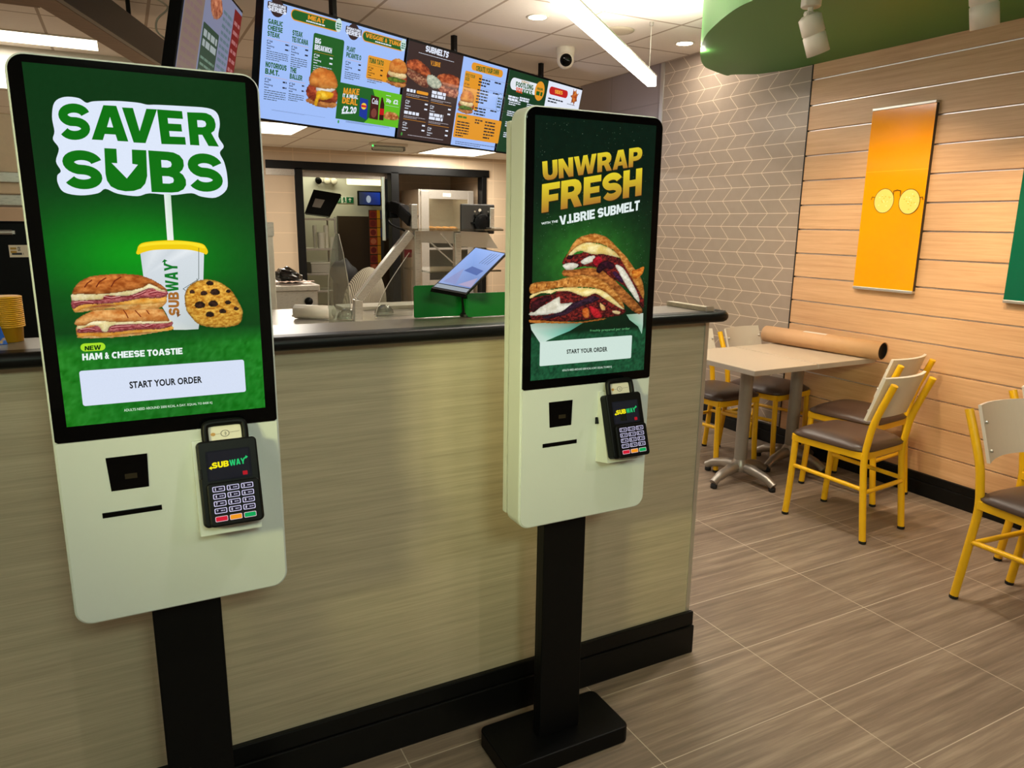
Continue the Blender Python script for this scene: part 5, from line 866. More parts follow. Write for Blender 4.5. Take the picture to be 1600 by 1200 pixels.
# ---------------------------------------------------------------- wall posters
def poster(y0, y1, z0, z1, label, rgb, glasses):
    h = z1 - z0; w = y1 - y0; t = thing('wall_poster', label, 'poster', (3.688, (y0 + y1) / 2, z0), 0, 'glossy posters on the oak wall')
    b = MB(); b.box((-0.022, -w / 2, 0.0), (-0.001, w / 2, h), 0.001); part(b, 'backing_panel', plain('poster_backing', (60, 46, 30), 0.5), t)
    cv = Canvas((-0.0222, 0, 0), (0, -1, 0), (0, 0, 1), (-1, 0, 0), M['print']); cv.rect((-w / 2, 0), (w / 2, h), rgb); ym = (y0 + y1) / 2
    if glasses:
        e = [(-(y - ym), z - z0) for x, y, z in [(3.666,2.67,1.545),(3.666,2.521,1.538)]]; cv.rect((-w / 2 + .002, h * .66), (w / 2 - .002, h * .66 + .002), (250, 190, 40))
        for i, (cx, cz) in enumerate(e):
            cv.ell((cx, cz), .0605, .066, (96, 80, 24)); cv.ell((cx, cz), .057, .0625, (246, 216, 116)); R = random.Random(i)
            for j in range(16):
                a, r = R.uniform(0, 6.28), R.uniform(0, .042); cv.ell((cx + r * math.cos(a), cz + r * math.sin(a)), .004, .003, R.choice([(226, 186, 70), (250, 236, 170)]), 8)
            cv.line([(cx + (.058 if i else -.058), cz + .02), (cx + (.072 if i else -.072), cz + .022), (cx + (.076 if i else -.076), cz + .008)], .004, (96, 80, 24))
        (x0, q0), (x1, q1) = e; m = (x0 + x1) / 2; cv.line([(x0 + .055, q0 + .03), (m - .02, q0 + .05), (m, q0 + .055), (m + .02, q0 + .05), (x1 - .055, q1 + .03)], .004, (96, 80, 24))
    cv.done('picture', t)
    for nm, a, c in (('bottom_rail', -.012, .003), ('top_rail', h - .002, h + .012)):
        b = MB(); b.box((-.028, -w / 2, a), (-.0, w / 2, c), .002); part(b, nm, M['alu'], t)
poster(2.44, 2.80, 1.075, 2.020, 'yellow glossy poster with a pair of round glasses on the oak wall', (252, 160, 0), True)
poster(1.62, 1.982, 1.075, 2.020, 'dark green poster at the right edge of the photo', (10, 92, 66), False)

# ---------------------------------------------------------------- tables, tube and chairs
def table(x0, x1, y0, y1, z, label, pc, rot):
    t = thing('cafe_table', label, 'table', (pc[0], pc[1], 0), 0, 'cafe tables by the oak wall'); X = lambda x: x - pc[0]; Y = lambda y: y - pc[1]
    b = MB(); b.box((X(x0), Y(y0), z - .028), (X(x1), Y(y1), z), .002); part(b, 'table_top', M['table_top'], t)
    b = MB(); b.box((X(x0) - .0015, Y(y0) - .0015, z - .026), (X(x1) + .0015, Y(y0) + .001, z - .003)); b.box((X(x0) - .0015, Y(y0), z - .026), (X(x0) + .001, Y(y1), z - .003)); part(b, 'edge_band', M['table_edge'], t, 'grey table edge')
    b = MB(); b.tube([(0, 0, .075), (0, 0, z - .034)], .035, 20); b.box((-.14, -.14, z - .036), (.14, .14, z - .0285), .002); part(b, 'column', M['grey_metal'], t)
    b = MB(); b.lathe([(.035, .13), (.05, .10), (.055, .07), (.02, .055)], (0, 0, 0), 20)
    for k in range(4):
        a = rot + k * PI / 2; u = Vector((math.cos(a), math.sin(a), 0)); b.tube(smooth_open([u * .02 + Vector((0, 0, .085)), u * .09 + Vector((0, 0, .082)), u * .17 + Vector((0, 0, .062)), u * .225 + Vector((0, 0, .032))], 4), [.03] * 5 + [.026] * 4 + [.022] * 4, 10)
    part(b, 'base', brushed('cast_base', (168, 160, 150), .38), t)
    for k in range(4):
        a = rot + k * PI / 2; b = MB(); b.lathe([(.014, 0), (.018, .003), (.018, .022), (.010, .028)], (.216 * math.cos(a), .216 * math.sin(a), 0), 12); part(b, 'foot_glide', M['rubber'], t)
    return t
table(2.72, 3.168, 2.58, 3.19, .70, 'pale cafe table nearer the counter', (2.955, 2.855), -1.42 - PI / 2 + 3.14)
table(3.180, 3.630, 2.58, 3.19, .70, 'pale cafe table against the oak wall with the cardboard tube on it', (3.435, 2.93), -1.42 - PI / 2 + 3.14)
e0 = Vector((3.492,3.253,0.7515)); e1 = Vector((3.58,2.505,0.7515)); e0.z = e1.z = 0.7515
t = thing('cardboard_tube', 'long brown cardboard postal tube lying across the tables', 'cardboard tube', e0[:]); q1 = e1 - e0; dd = q1.normalized()
b = MB(); b.lathe([(.044, 0.004), (.050, 0.004), (.050, q1.length), (.0465, q1.length), (.0465, q1.length - .02)], (0, 0, 0), 32, 0, dd); part(b, 'tube', M['kraft'], t)
b = MB(); b.lathe([(0, q1.length - .014), (.040, q1.length - .014), (.042, q1.length - .004), (.046, q1.length - .003), (.046, q1.length - .02)], (0, 0, 0), 28, 0, dd); part(b, 'end_cap', M['plastic'], t, 'black plastic end cap')
b = MB(); b.lathe([(.0, 0.0), (.044, 0.0), (.046, .003)], (0, 0, 0), 28, 0, dd); part(b, 'end_cap', M['plastic'], t, 'black plastic end cap')
up = Vector((0, 0, 1)); sd = dd.cross(up).normalized(); b = MB(); vs = []
for s in (0.27, 0.42):
    for a in (-.35, -.1, .15, .4): vs.append(dd * s + (up * math.cos(a) + sd * math.sin(a)) * .0506)
b.add(vs, [(i, i + 1, i + 5, i + 4) for i in range(3)]); part(b, 'paper_label', M['shell'], t, 'white paper label')

def chair(loc, rot, label):
    t = thing('dining_chair', label, 'chair', (loc[0], loc[1], 0), rot, 'yellow framed dining chairs')
    b = MB(); bm = bmesh.new(); bmesh.ops.create_grid(bm, x_segments=14, y_segments=14, size=1)
    for v in bm.verts:
        x, y = v.co.x, v.co.y; r = max(abs(x), abs(y)); k = (abs(x) ** 6 + abs(y) ** 6) ** (1 / 6) if r > 0 else 1; s_ = (r / k if k > 0 else 1)
        v.co = Vector((x * s_ * .186, y * s_ * .200 + .015, .450 + .020 * (1 - abs(x * s_) ** 3) * (1 - abs(y * s_) ** 3) - .022 * max(0, r - .8) / .2))
    ret = bmesh.ops.extrude_face_region(bm, geom=list(bm.faces)); 
    for v in [g for g in ret['geom'] if isinstance(g, bmesh.types.BMVert)]: v.co.z = .4195; v.co.x *= .985; v.co.y = (v.co.y - .015) * .985 + .015
    b.bmesh(bm, 0, True); part(b, 'seat', M['vinyl'], t, 'padded brown vinyl seat')
    b = MB()
    for sx in (-1, 1): b.box((sx * .160 - .012, -.165, .385), (sx * .160 + .012, .195, .419), .003)
    b.box((-.160, .183, .385), (.160, .207, .419), .003); b.box((-.160, -.175, .385), (.160, -.153, .419), .003); part(b, 'seat_frame', M['yellow'], t)
    for sx in (-1, 1):
        f = [(sx * .160, .203, .004), (sx * .158, .192, .20), (sx * .157, .186, .387)]
        b = MB(); b.tube(smooth_open(f, 4), .0155, 12); l = part(b, 'front_leg', M['yellow'], t)
        b = MB(); b.lathe([(.0135, 0), (.0165, .002), (.0165, .012), (.0158, .014)], f[0][:2] + (0,), 12); part(b, 'foot_cap', M['rubber'], l)
        r = [(sx * .160, -.208, .004), (sx * .158, -.180, .25), (sx * .156, -.168, .38), (sx * .156, -.176, .47), (sx * .156, -.196, .57), (sx * .156, -.262, .745)]
        b = MB(); b.tube(smooth_open(r, 5), .0155, 12); l = part(b, 'rear_post', M['yellow'], t)
        b = MB(); b.lathe([(.0135, 0), (.0165, .002), (.0165, .012), (.0158, .014)], r[0][:2] + (0,), 12); part(b, 'foot_cap', M['rubber'], l)
        b = MB(); b.tube([(sx * .158, .189, .262), (sx * .158, -.180, .248)], .0105, 10); part(b, 'stretcher', M['yellow'], t)
    b = MB(); b.tube([(-.157, -.184, .235), (.157, -.184, .235)], .0105, 10); part(b, 'stretcher', M['yellow'], t)
    b = MB(); nx, nz = 12, 5; vs = []; fs = []
    for j in range(nz + 1):
        for i in range(nx + 1):
            x = (i / nx * 2 - 1); v = j / nz; vs.append((x * .163, -.160 - .066 * v - .034 * (1 - x * x), .576 + .192 * v - .012 * (1 - v) * abs(x) ** 3))
    n = len(vs); vs += [(x, y + .013, z + .003) for x, y, z in vs]; W1 = nx + 1
    for j in range(nz):
        for i in range(nx): a = j * W1 + i; fs += [(a, a + 1, a + W1 + 1, a + W1), (n + a, n + a + W1, n + a + W1 + 1, n + a + 1)]
    rim = [j for j in range(nx + 1)] + [j * W1 + nx for j in range(1, nz + 1)] + [nz * W1 + i for i in range(nx - 1, -1, -1)] + [j * W1 for j in range(nz - 1, 0, -1)]
    for a, c in zip(rim, rim[1:] + rim[:1]): fs.append((a, n + a, n + c, c))
    b.add([(x, y + .0, z) for x, y, z in vs], fs, 0, False); pnl = part(b, 'back_panel', M['shell'], t, 'curved grey-white back panel')
    b = MB()
    for sx in (-1, 1):
        for z, y in ((.61, -.188), (.71, -.222)): b.lathe([(.006, -.002), (.006, .006), (.003, .008)], (sx * .150, y + .028, z), 8, 0, (0, 1, 0.3))
    part(b, 'rivets', M['alu'], pnl)
    return t
c0 = chair((2.990, 2.205), .10, 'yellow dining chair with brown seat standing nearest the camera at the tables')
for loc, r, lb in (((3.43, 2.49), .13, 'yellow dining chair behind the nearest one, close to the oak wall'), ((3.09, 3.235), PI + .05, 'yellow dining chair on the far side, half hidden by the counter'),
                   ((3.495, 3.215), PI + .13, 'yellow dining chair on the far side between the table pedestals and oak wall'), ((2.875, 1.268), PI - .10, 'yellow dining chair in front at the right edge of the photo'), ((3.385, 1.39), PI - .06, 'yellow dining chair barely in view at the right edge, behind another')):
    dup(c0, (loc[0], loc[1], 0), r, lb)
# ---------------------------------------------------------------- things on and behind the counter
t = thing('tablet_stand', 'slanted customer tablet on a stand inside a green acrylic screen on the counter', 'tablet', (0.83, 1.80, 1.1495))
L0 = lambda p: (p[0] - .83, p[1] - 1.80, p[2] - 1.1495)
g0, g1 = (0.6712,1.843,1.146), (0.8114,1.843,1.143); g2, g3 = (0.8103,1.806,1.149), (0.948,1.806,1.146); zt = (0.6746,1.843,1.236)[2]; zt2 = (0.8123,1.806,1.215)[2]
b = MB(); b.slab(rrect_pts(g0[0] - .83, .0005, g1[0] - .83, zt - 1.1495, .006), .041, .045, 'y'); b.slab(rrect_pts(g2[0] - .83, .0005, g3[0] - .83, zt2 - 1.1495, .006), .004, .008, 'y'); b.box((g1[0] - .834, .006, .0005), (g1[0] - .83, .043, .05)); part(b, 'privacy_screen', M['green_acrylic'], t, 'green acrylic screen')
q = [Vector(L0(p)) for p in ((0.6813,1.74,1.238), (0.7682,1.72,1.221), (0.7682,1.72,1.221), (0.8691,1.88,1.335))]
q[2] = q[1] + q[3] - q[0]
nn = (q[1] - q[0]).cross(q[3] - q[0]).normalized(); nn = nn if nn.y < 0 else -nn
b = MB(); b.add([p + nn * 0 for p in q] + [p - nn * .012 for p in q], [(0, 1, 2, 3), (7, 6, 5, 4), (0, 4, 5, 1), (1, 5, 6, 2), (2, 6, 7, 3), (3, 7, 4, 0)]); tb = part(b, 'tablet', M['plastic'], t)
U = (q[1] - q[0]); V = (q[3] - q[0]); cv = Canvas(q[0] + nn * .0005, U, V, nn, M['screen'])
cv.poly([(.03, .12), (.97, .12), (.97, .98), (.03, .98)], (128, 156, 214), [(150, 170, 220), (110, 134, 190), (150, 180, 240), (130, 170, 240)]); cv.rect((.03, .03), (.97, .105), (150, 160, 170)); cv.poly([(.35, .45), (.80, .40), (.86, .52), (.45, .57)], (70, 100, 170)); cv.poly([(.12, .16), (.5, .15), (.3, .5)], (140, 150, 200)); cv.poly([(.55, .15), (.97, .14), (.9, .35)], (170, 160, 196))
for i in range(4): cv.line([(.55 + i * .08, .66), (.62 + i * .08, .92)], .012, (50, 60, 80))
cv.done('display', tb, 'lit tablet display')
b = MB(); m = (q[0] + q[1] + q[2] + q[3]) / 4; b.tube([m - nn * .013, m - nn * .03 + Vector((0, .02, -.03)), ((0.8154,1.83,1.192)[0] - .83, .022, .008)], .012, 10); b.lathe([(.018, .0005), (.018, .006), (.014, .012)], ((0.8154,1.83,1.192)[0] - .83, .022, 0), 20); part(b, 'stand', M['satin_black'], t)

# prep line behind the counter
t = thing('prep_counter', 'stainless steel prep counter behind the service counter', 'prep counter', (0.4, 3.2, 0))
b = MB(); b.box((0, 0, .12), (1.25, .82, .90), .003); part(b, 'cabinet', M['steel'], t); b = MB(); b.box((-.02, -.03, .901), (1.27, .84, .935), .004); part(b, 'worktop', M['steel'], t); b = MB(); b.box((.02, .05, .001), (1.23, .8, .1195)); part(b, 'plinth', M['satin_black'], t)
b = MB(); b.box((.6, .62, .9355), (1.2, .80, .955), .003); part(b, 'cutting_board', M['grey_plastic'], t, 'pale cutting board strip')
YS = 3.42
t = thing('sneeze_guard', 'steel framed glass sneeze guard with slanted end post on the prep counter', 'sneeze guard', (0, YS, 0.935)); S = lambda p: (p[0], p[1] - YS, p[2] - .935)
a, bq_, cq = (0.9609,3.42,0.9399), (0.9642,3.42,1.038), (1.233,3.42,1.35); e1_, e2_ = (1.266,3.42,1.362), (1.479,3.42,1.351); zb = .001
b = MB(); b.beam((a[0], 0, zb), S(bq_), .04, .04, 0, .003, (0, 1, 0)); b.beam(S(bq_), S(cq), .04, .042, 0, .003, (0, 1, 0)); part(b, 'end_post', M['steel'], t)
for p in (e1_, e2_):
    b = MB(); b.beam((p[0], 0, zb), (p[0], 0, p[2] - .935), .034, .034, 0, .003, (0, 1, 0)); part(b, 'post', M['steel'], t)
zs = e1_[2] - .935 + .002; xr = (1.678,3.42,1.346)[0]; zl = (1.395,3.42,1.163)[2] - .935
b = MB(); b.box((e1_[0] - .03, -.12, zs), (xr, .20, zs + .008)); part(b, 'top_shelf', M['glass'], t, 'glass top shelf'); b = MB(); b.box((e1_[0] + .02, -.10, zl), (xr, .26, zl + .008)); part(b, 'lower_shelf', M['glass'], t, 'glass lower shelf')
b = MB(); z1 = (1.396,3.42,1.304)[2] - .935; b.slab([(e1_[0] + .018, z1), (e2_[0] - .018, z1 - .005), (e2_[0] - .018, zs - .004), (e1_[0] + .018, zs - .004)], -.003, .003, 'y'); b.slab([(e2_[0] + .018, z1 - .02), (xr + .03, z1 - .03), (xr - .03, zs - .01), (e2_[0] + .018, zs - .004)], -.003, .003, 'y'); part(b, 'bracket_plate', M['alu'], t)
g = [((1.235,3.42,1.255)), ((1.134,3.42,1.118)), ((1.081,3.42,1.027)), ((1.053,3.42,0.9448))]; g = smooth_open([S(p) for p in g], 5)
b = MB(); b.slab([(p.x, p.z) for p in g] + [(e1_[0] - .02, max(.01, g[-1].z)), (e1_[0] - .02, g[0].z)], .02, .026, 'y'); part(b, 'side_glass', M['glass'], t, 'curved side glass'); b = MB(); b.tube([(p.x, .023, p.z) for p in g], .002, 6); part(b, 'glass_edge', M['shell'], t)
b = MB(); p, q_ = (1.288,3.3,1.31), (1.406,3.3,1.21); b.beam(S(p), S(q_), .006, .006); p, q_ = (1.341,3.3,1.352), (1.407,3.3,1.28); b.beam(S(p), S(q_), .006, .006); part(b, 'brace_rod', M['steel'], t)
ap = [(p[0], p[2]) for p in [(0.8262,3.25,1.351),(0.8401,3.25,1.345),(0.8569,3.25,1.265),(0.8752,3.25,1.137),(0.8855,3.25,1.016),(0.7816,3.25,1.021),(0.7865,3.25,1.14),(0.8064,3.25,1.279)]]
b = MB(); z0 = min(p[1] for p in ap); b.slab([(x - ap[0][0], z - z0 if z > z0 + .01 else .0) for x, z in ap], -.003, .003, 'y'); t = thing('acrylic_divider', 'clear pointed acrylic divider standing on the prep line', 'divider', (ap[0][0], 3.25, .936)); 
k = (z0 - .936); b.v = [(x, y, (z + k) if z > .001 else 0.0) for x, y, z in b.v]; part(b, 'pane', M['acrylic'], t)
b = MB(); w = [(p[0] - ap[0][0], p[1] - .936) for p in ap]; b.tube([(w[i][0], 0, max(w[i][1], .004)) for i in (5, 6, 7, 0, 1, 2, 3, 4)], .0016, 6); part(b, 'polished_edge', M['shell'], t)

p = (1.272,3.56,1.246); t = thing('red_tag', 'small dark red tag box hanging behind the slanted sneeze guard post', 'tag', p); b = MB(); b.box((-.02, 0, -.02), (.02, .012, .02), .002); part(b, 'box', plain('dark_red_plastic', (122, 26, 30), .4), t); b = MB(); b.tube([(.018, .006, .019), (.030, -.10, .045)], .002, 6); part(b, 'wire', M['alu'], t)
# order monitors
def rot_box(b, c, ax, wx, wy, wz, mi=0, r=.003):
    M_ = Matrix.Translation(c) @ Matrix.Rotation(ax, 4, 'Z'); b.box((-wx / 2, -wy / 2, -wz / 2), (wx / 2, wy / 2, wz / 2), r, mi, 2, M_)
c = Vector((1.208,3.75,1.464)); t = thing('order_monitor', 'thin kitchen monitor seen edge-on on a black arm', 'monitor', c[:]); h = (1.212,3.75,1.618)[2] - (1.204,3.75,1.308)[2]
b = MB(); az_ = -math.atan2(c.x, c.y); rot_box(b, (0, 0, 0), az_, .018, .30, h); part(b, 'casing', M['alu'], t)
b = MB(); rot_box(b, (.0165 * math.cos(az_), .0165 * math.sin(az_), .0), az_, .014, .26, h * .94); part(b, 'rear_shell', M['plastic'], t)
e = Vector((1.258,3.44,1.426)) - c; b = MB(); k = Vector((1.203,3.6,1.478)) - c; k2 = Vector((1.239,3.55,1.46)) - c; k3 = Vector((1.26,3.5,1.386)) - c
b.box((k.x - .02, k.y - .02, k.z - .06), (k.x + .03, k.y + .02, k.z + .02), .006); b.beam((.02, 0, k.z), k, .05, .05, 0, .006); b.beam(k, k2, .05, .055, 0, .006); b.beam(k2, (e.x, e.y, k3.z + .02), .05, .06, 0, .006); part(b, 'arm', M['plastic'], t)
b = MB(); z1 = (1.259,3.44,1.486)[2] - c.z; z2 = (1.257,3.44,1.359)[2] - c.z; b.box((e.x - .016, e.y - .02, z2), (e.x + .016, e.y + .02, z1), .003); part(b, 'mount_plate', M['steel'], t)
b = MB(); b.tube(smooth_open([(.02, 0, -.05), (k.x, k.y, -.11 + .03), (k2.x, k2.y, -.10), (k3.x - .01, k3.y, z2 - .01)], 5), .005, 6); part(b, 'cable', M['rubber'], t)
q = [Vector(p) for p in ((1.606,3.66,1.511), (1.806,3.66,1.502), (1.808,3.66,1.332), (1.605,3.66,1.355))]; c = (q[0] + q[2]) / 2; w = q[1].x - q[0].x; h = (q[0].z - q[3].z)
t = thing('till_monitor', 'black till monitor seen from behind on the sneeze guard', 'monitor', c[:])
b = MB(); b.box((-w / 2, 0, -h / 2), (w / 2, .02, h / 2), .006); part(b, 'casing', plain('monitor_back', (40, 37, 34), .5), t); b = MB(); b.lathe([(.05, .001), (.05, .012), (.042, .015), (0, .015)], (.02, 0, -.02), 16, 0, (0, -1, 0))
for a in range(8): b.beam((.02 + .03 * math.cos(a * PI / 4), -.012, -.02 + .03 * math.sin(a * PI / 4)), (.02 + .062 * math.cos(a * PI / 4), -.004, -.02 + .062 * math.sin(a * PI / 4)), .012, .008)
part(b, 'mount', M['plastic'], t); b = MB(); zf = e1_[2] + .0101 - c[2]; b.box((w * .30, -.024, zf), (w * .30 + .026, -.016, .06), .002); b.box((w * .30 - .02, -.085, zf), (w * .30 + .046, -.0165, zf + .006), .001); part(b, 'bracket', M['steel'], t)
b = MB()
for sx, sz in ((-.02, .04), (.06, .04), (-.02, -.08), (.06, -.08)): b.lathe([(.005, -.001), (.005, .003)], (sx, 0, sz), 8, 0, (0, -1, 0))
part(b, 'screws', M['alu'], t)
b = MB(); b.lathe([(.0085, 0.0002), (.0085, .001)], (.01, 0, h * .3), 16, 0, (0, -1, 0)); part(b, 'round_emblem', M['white_fitting'], t, 'round white emblem')

# bread cabinet in the alcove
x0, x1 = (3.654,9.75,1.118)[0], (4.487,9.75,1.117)[0]; zt = (4.083,9.75,1.847)[2]; YO = 9.95
s_ = YO / 9.75; x0 *= s_; x1 *= s_; zt = 1.4 + (zt - 1.4) * s_; w = x1 - x0
t = thing('bread_cabinet', 'stainless bread cabinet with glass door in the kitchen alcove', 'oven', (x0, YO, 0))
b = MB(); b.box((0, .03, .1), (.03, .75, zt), .004); b.box((w - .03, .03, .1), (w, .75, zt), .004); b.box((.03, .03, zt - .03), (w - .03, .75, zt)); b.box((.03, .72, .1), (w - .03, .75, zt - .03)); b.box((.03, .03, .1), (w - .03, .72, .13)); part(b, 'cabinet', M['steel'], t)
b = MB()
for sx in (.05, w - .05):
    for sy in (.08, .70): b.tube([(sx, sy, 0), (sx, sy, .0995)], .02, 8)
part(b, 'feet', M['steel'], t)
zd = zt - .02; i0, i1 = (3.875,9.95,1.112)[0] - x0, (4.476,9.95,1.111)[0] - x0; zi = (4.166,9.95,1.732)[2]; zlow = (4.158,9.95,0.5873)[2]
b = MB(); b.box((.03, 0, .14), (i0, .028, zd), .004); b.box((i1, 0, .14), (w - .01, .028, zd), .004); b.box((i0, 0, zi), (i1, .028, zd)); b.box((i0, 0, .14), (i1, .028, zlow)); b.box((i0, .004, 1.02), (i1, .024, 1.05)); part(b, 'door', M['steel'], t)
b = MB(); b.box((i0, .012, zlow), (i1, .018, zi)); part(b, 'door_glass', M['glass'], t, 'glass door pane')
b = MB(); b.box((w * .42, -.006, zi + .03), (w * .42 + .12, -.0005, zi + .08), .001); part(b, 'name_plate', M['white_fitting'], t)
rz = [(4.246,10.15,1.282)[2], (4.245,10.15,1.143)[2], (4.244,10.15,1.013)[2]]
for z in rz: b = MB(); b.box((.031, .06, z - .012), (w - .031, .7, z), .002); part(b, 'rack', M['alu'], t)
crust = plain('bread_crust', (206, 150, 84), .6, var=.25, scale=30); n0 = 0
for z, pxs, nm in ((rz[0], [(4.005,10.15,1.317)[0], (4.115,10.15,1.318)[0], (4.226,10.15,1.319)[0], (4.338,10.15,1.319)[0]], 'upper rack'), (rz[1], [(4.074,10.15,1.198)[0], (4.185,10.15,1.198)[0], (4.297,10.15,1.199)[0]], 'lower rack')):
    for i, px in enumerate(pxs):
        b = MB(); b.lathe([(.001, -.16), (.034, -.14), (.046, -.07), (.048, 0), (.046, .07), (.034, .14), (.001, .16)], (0, 0, 0), 14, 0, (0, 1, 0)); b.v = [(x, y, max(z_ * .95, -.02) + .0205) for x, y, z_ in b.v]
        o = b.build('bread_roll', crust, None, (px, 10.20, z)); tag(o, 'baked bread roll on the %s of the bread cabinet, %s from the left' % (nm, ('first', 'second', 'third', 'fourth')[i]), 'bread', 'bread rolls in the cabinet')

area_lamp('cabinet_fill_lamp', (x0 + w / 2, YO + .3, zt - .05), .3, 5, (1.0, 0.8, 0.55), 'RECTANGLE', None, .2)  # added lamp that brightens the inside of the bread cabinet
# back room seen through the opening
YR = 12.66
q0, q1 = (3.237,12.68,1.812), (3.563,12.68,1.704); t = thing('exit_sign', 'green and white exit sign on the back room wall', 'exit sign', ((q0[0] + q1[0]) / 2, 12.70, (q0[2] + q1[2]) / 2)); w = (q1[0] - q0[0]) / 2; h = (q0[2] - q1[2]) / 2
b = MB(); b.box((-w, -.012, -h), (w, -.001, h), .002); part(b, 'board', plain('exit_board', (236, 238, 228), .5), t)
cv = Canvas((0, -.0125, 0), (1, 0, 0), (0, 0, 1), (0, -1, 0), M['print_matt'], .0005); cv.rect((-w * .98, -h * .92), (-w * .32, h * .92), (8, 110, 66)); cv.rect((w * .22, -h * .92), (w * .98, h * .92), (8, 110, 66)); cv.textq('EXIT', [(-w * .92, -h * .5), (-w * .40, -h * .5), (-w * .40, h * .5), (-w * .92, h * .5)], (230, 240, 230), .03)
cv.ell((-w * .02, h * .5), .02, .02, (8, 110, 66), 10); cv.line([(-w * .04, h * .25), (0.0, -h * .15), (-w * .08, -h * .75)], .02, (8, 110, 66)); cv.line([(0, -h * .15), (w * .1, -h * .6)], .02, (8, 110, 66)); cv.line([(-w * .14, 0), (w * .08, h * .1)], .016, (8, 110, 66))
cv.poly([(w * .56, -h * .6), (w * .64, -h * .6), (w * .64, h * .1), (w * .78, h * .1), (w * .6, h * .7), (w * .42, h * .1), (w * .56, h * .1)], (236, 240, 232)); cv.done('exit_symbols', t)
q0, q1 = (3.19,11.6,2.015), (3.822,11.6,2.038); t = thing('tube_light', 'yellowish ceiling light in the back room', 'ceiling light', ((q0[0] + q1[0]) / 2, 11.6, 0)); zc = (3.498,11.6,2.075)[2]; z2 = (3.495,11.6,1.968)[2]; w = (q1[0] - q0[0]) / 2
b = MB(); b.box((-w, -.15, z2), (w, .15, zc), .02); part(b, 'diffuser', M['tube_lamp'], t); b = MB(); b.box((-w * .9, -.1, zc + .0005), (w * .9, .1, zc + .02)); b.box((-.02, -.02, zc + .02), (.02, .02, 2.399)); part(b, 'housing', M['white_fitting'], t)
c = (2.994,12.3,2.078); t = thing('wall_camera', 'twin flood lamps with a camera high on the back room wall', 'security camera', (c[0], 12.699, c[2])); b = MB(); b.box((-.03, -.02, -.04), (.22, -.0, .04), .005); part(b, 'bracket', M['white_fitting'], t)
for dx, m in ((-.04, 'gloss_black'), (.10, 'white_fitting'), (.22, 'white_fitting')): b = MB(); b.lathe([(.03, -.02), (.05, .03), (.052, .10), (.04, .11), (0, .11)], (dx, -.03, 0), 14, 0, (0, -1, -.3)); part(b, 'lamp_head', M[m], t)
q = [(3.557,12.4,1.907), (3.961,12.4,1.665)]
t = thing('wall_screen', 'small dark wall screen with a blue picture in the back room', 'screen', (q[0][0], 12.4, q[1][2])); w = q[1][0] - q[0][0]; h = q[0][2] - q[1][2]; b = MB(); b.box((0, 0, 0), (w, .05, h), .004); b.beam((w / 2, .05, h / 2), (w / 2, .299, h / 2), .04, .04); part(b, 'casing', M['plastic'], t)
cv = Canvas((0, -.001, 0), (1, 0, 0), (0, 0, 1), (0, -1, 0), M['screen'], .0004); cv.poly([(.02, .02), (w - .02, .02), (w - .02, h - .02), (.02, h - .02)], (40, 50, 80), [(40, 48, 60), (20, 40, 110), (30, 60, 150), (50, 54, 60)]); cv.ell((w * .45, h * .45), w * .1, h * .25, (150, 160, 170)); cv.done('picture', t)
q = [Vector(p) for p in ((2.339,10.9,1.51), (2.677,10.9,1.471), (2.868,10.9,1.793), (2.482,10.9,1.844))]; o_ = q[0].copy(); t = thing('tilted_monitor', 'dark tilted monitor on top of the storage rack', 'monitor', o_[:]); q = [p - o_ for p in q]
b = MB(); b.add([p for p in q] + [p + Vector((.03, .06, -.02)) for p in q], [(0, 1, 2, 3), (7, 6, 5, 4), (0, 4, 5, 1), (1, 5, 6, 2), (2, 6, 7, 3), (3, 7, 4, 0)]); part(b, 'casing', M['plastic'], t)
b = MB(); cc = (q[0] + q[2]) / 2; b.add([cc + (p - cc) * .35 + Vector((-.06, -.005, .0)) for p in q], [(0, 1, 2, 3)]); b.v += [(x, y + .004, z) for x, y, z in b.v]; b.f += [(7, 6, 5, 4), (0, 4, 5, 1), (1, 5, 6, 2), (2, 6, 7, 3), (3, 7, 4, 0)]; b.m += [0] * 5; b.sm += [False] * 5; part(b, 'grey_vent_plate', M['grey_metal'], t)
xa, xb = (2.292,10.9,0.9041)[0], (2.786,10.9,0.8997)[0]; zs = [(2.555,10.9,1.442)[2], (2.537,10.9,1.013)[2], (2.521,10.9,0.6513)[2]]
t = thing('storage_rack', 'grey wire storage rack in the back room', 'shelf rack', (xa, 10.9, 0)); w = xb - xa
for sx in (.015, w - .015):
    for sy in (0, .45): b = MB(); b.tube([(sx, sy, 0), (sx, sy, zs[0] + .02)], .014, 8); part(b, 'upright', M['alu'], t)
for z in zs + [.4]:
    b = MB(); b.box((.0, -.01, z - .03), (w, .46, z - .0), .004); part(b, 'shelf', M['steel'], t)
tubm = plain('white_tub_plastic', (232, 228, 208), .5)
for i, (p0, p1, lb) in enumerate((((2.474,11.05,1.34), (2.534,11.05,1.008), 'white tub on the upper rack shelf, leftmost'), ((2.519,10.98,1.24), (2.64,10.98,1.019), 'white stacked cups on the upper rack shelf, in front'), ((2.633,11.05,1.342), (2.714,11.05,1.007), 'white tub on the upper rack shelf, behind the cups'), ((2.708,11,1.176), (2.787,11,1.008), 'small white tub on the upper rack shelf, rightmost'))):
    w_ = (p1[0] - p0[0]) / 2; h_ = p0[2] - zs[1]; t = thing('storage_tub', lb, 'tub', ((p0[0] + p1[0]) / 2, p0[1], zs[1]), 0, 'tubs on the rack')
    b = MB(); b.lathe([(w_ * .8, .0), (w_ * .95, h_ * .85)], (0, 0, 0), 16); part(b, 'body', tubm, t); b = MB(); b.lathe([(w_, h_ * .855), (w_, h_ * .94), (w_ * .8, h_)], (0, 0, 0), 16); part(b, 'lid', tubm, t)
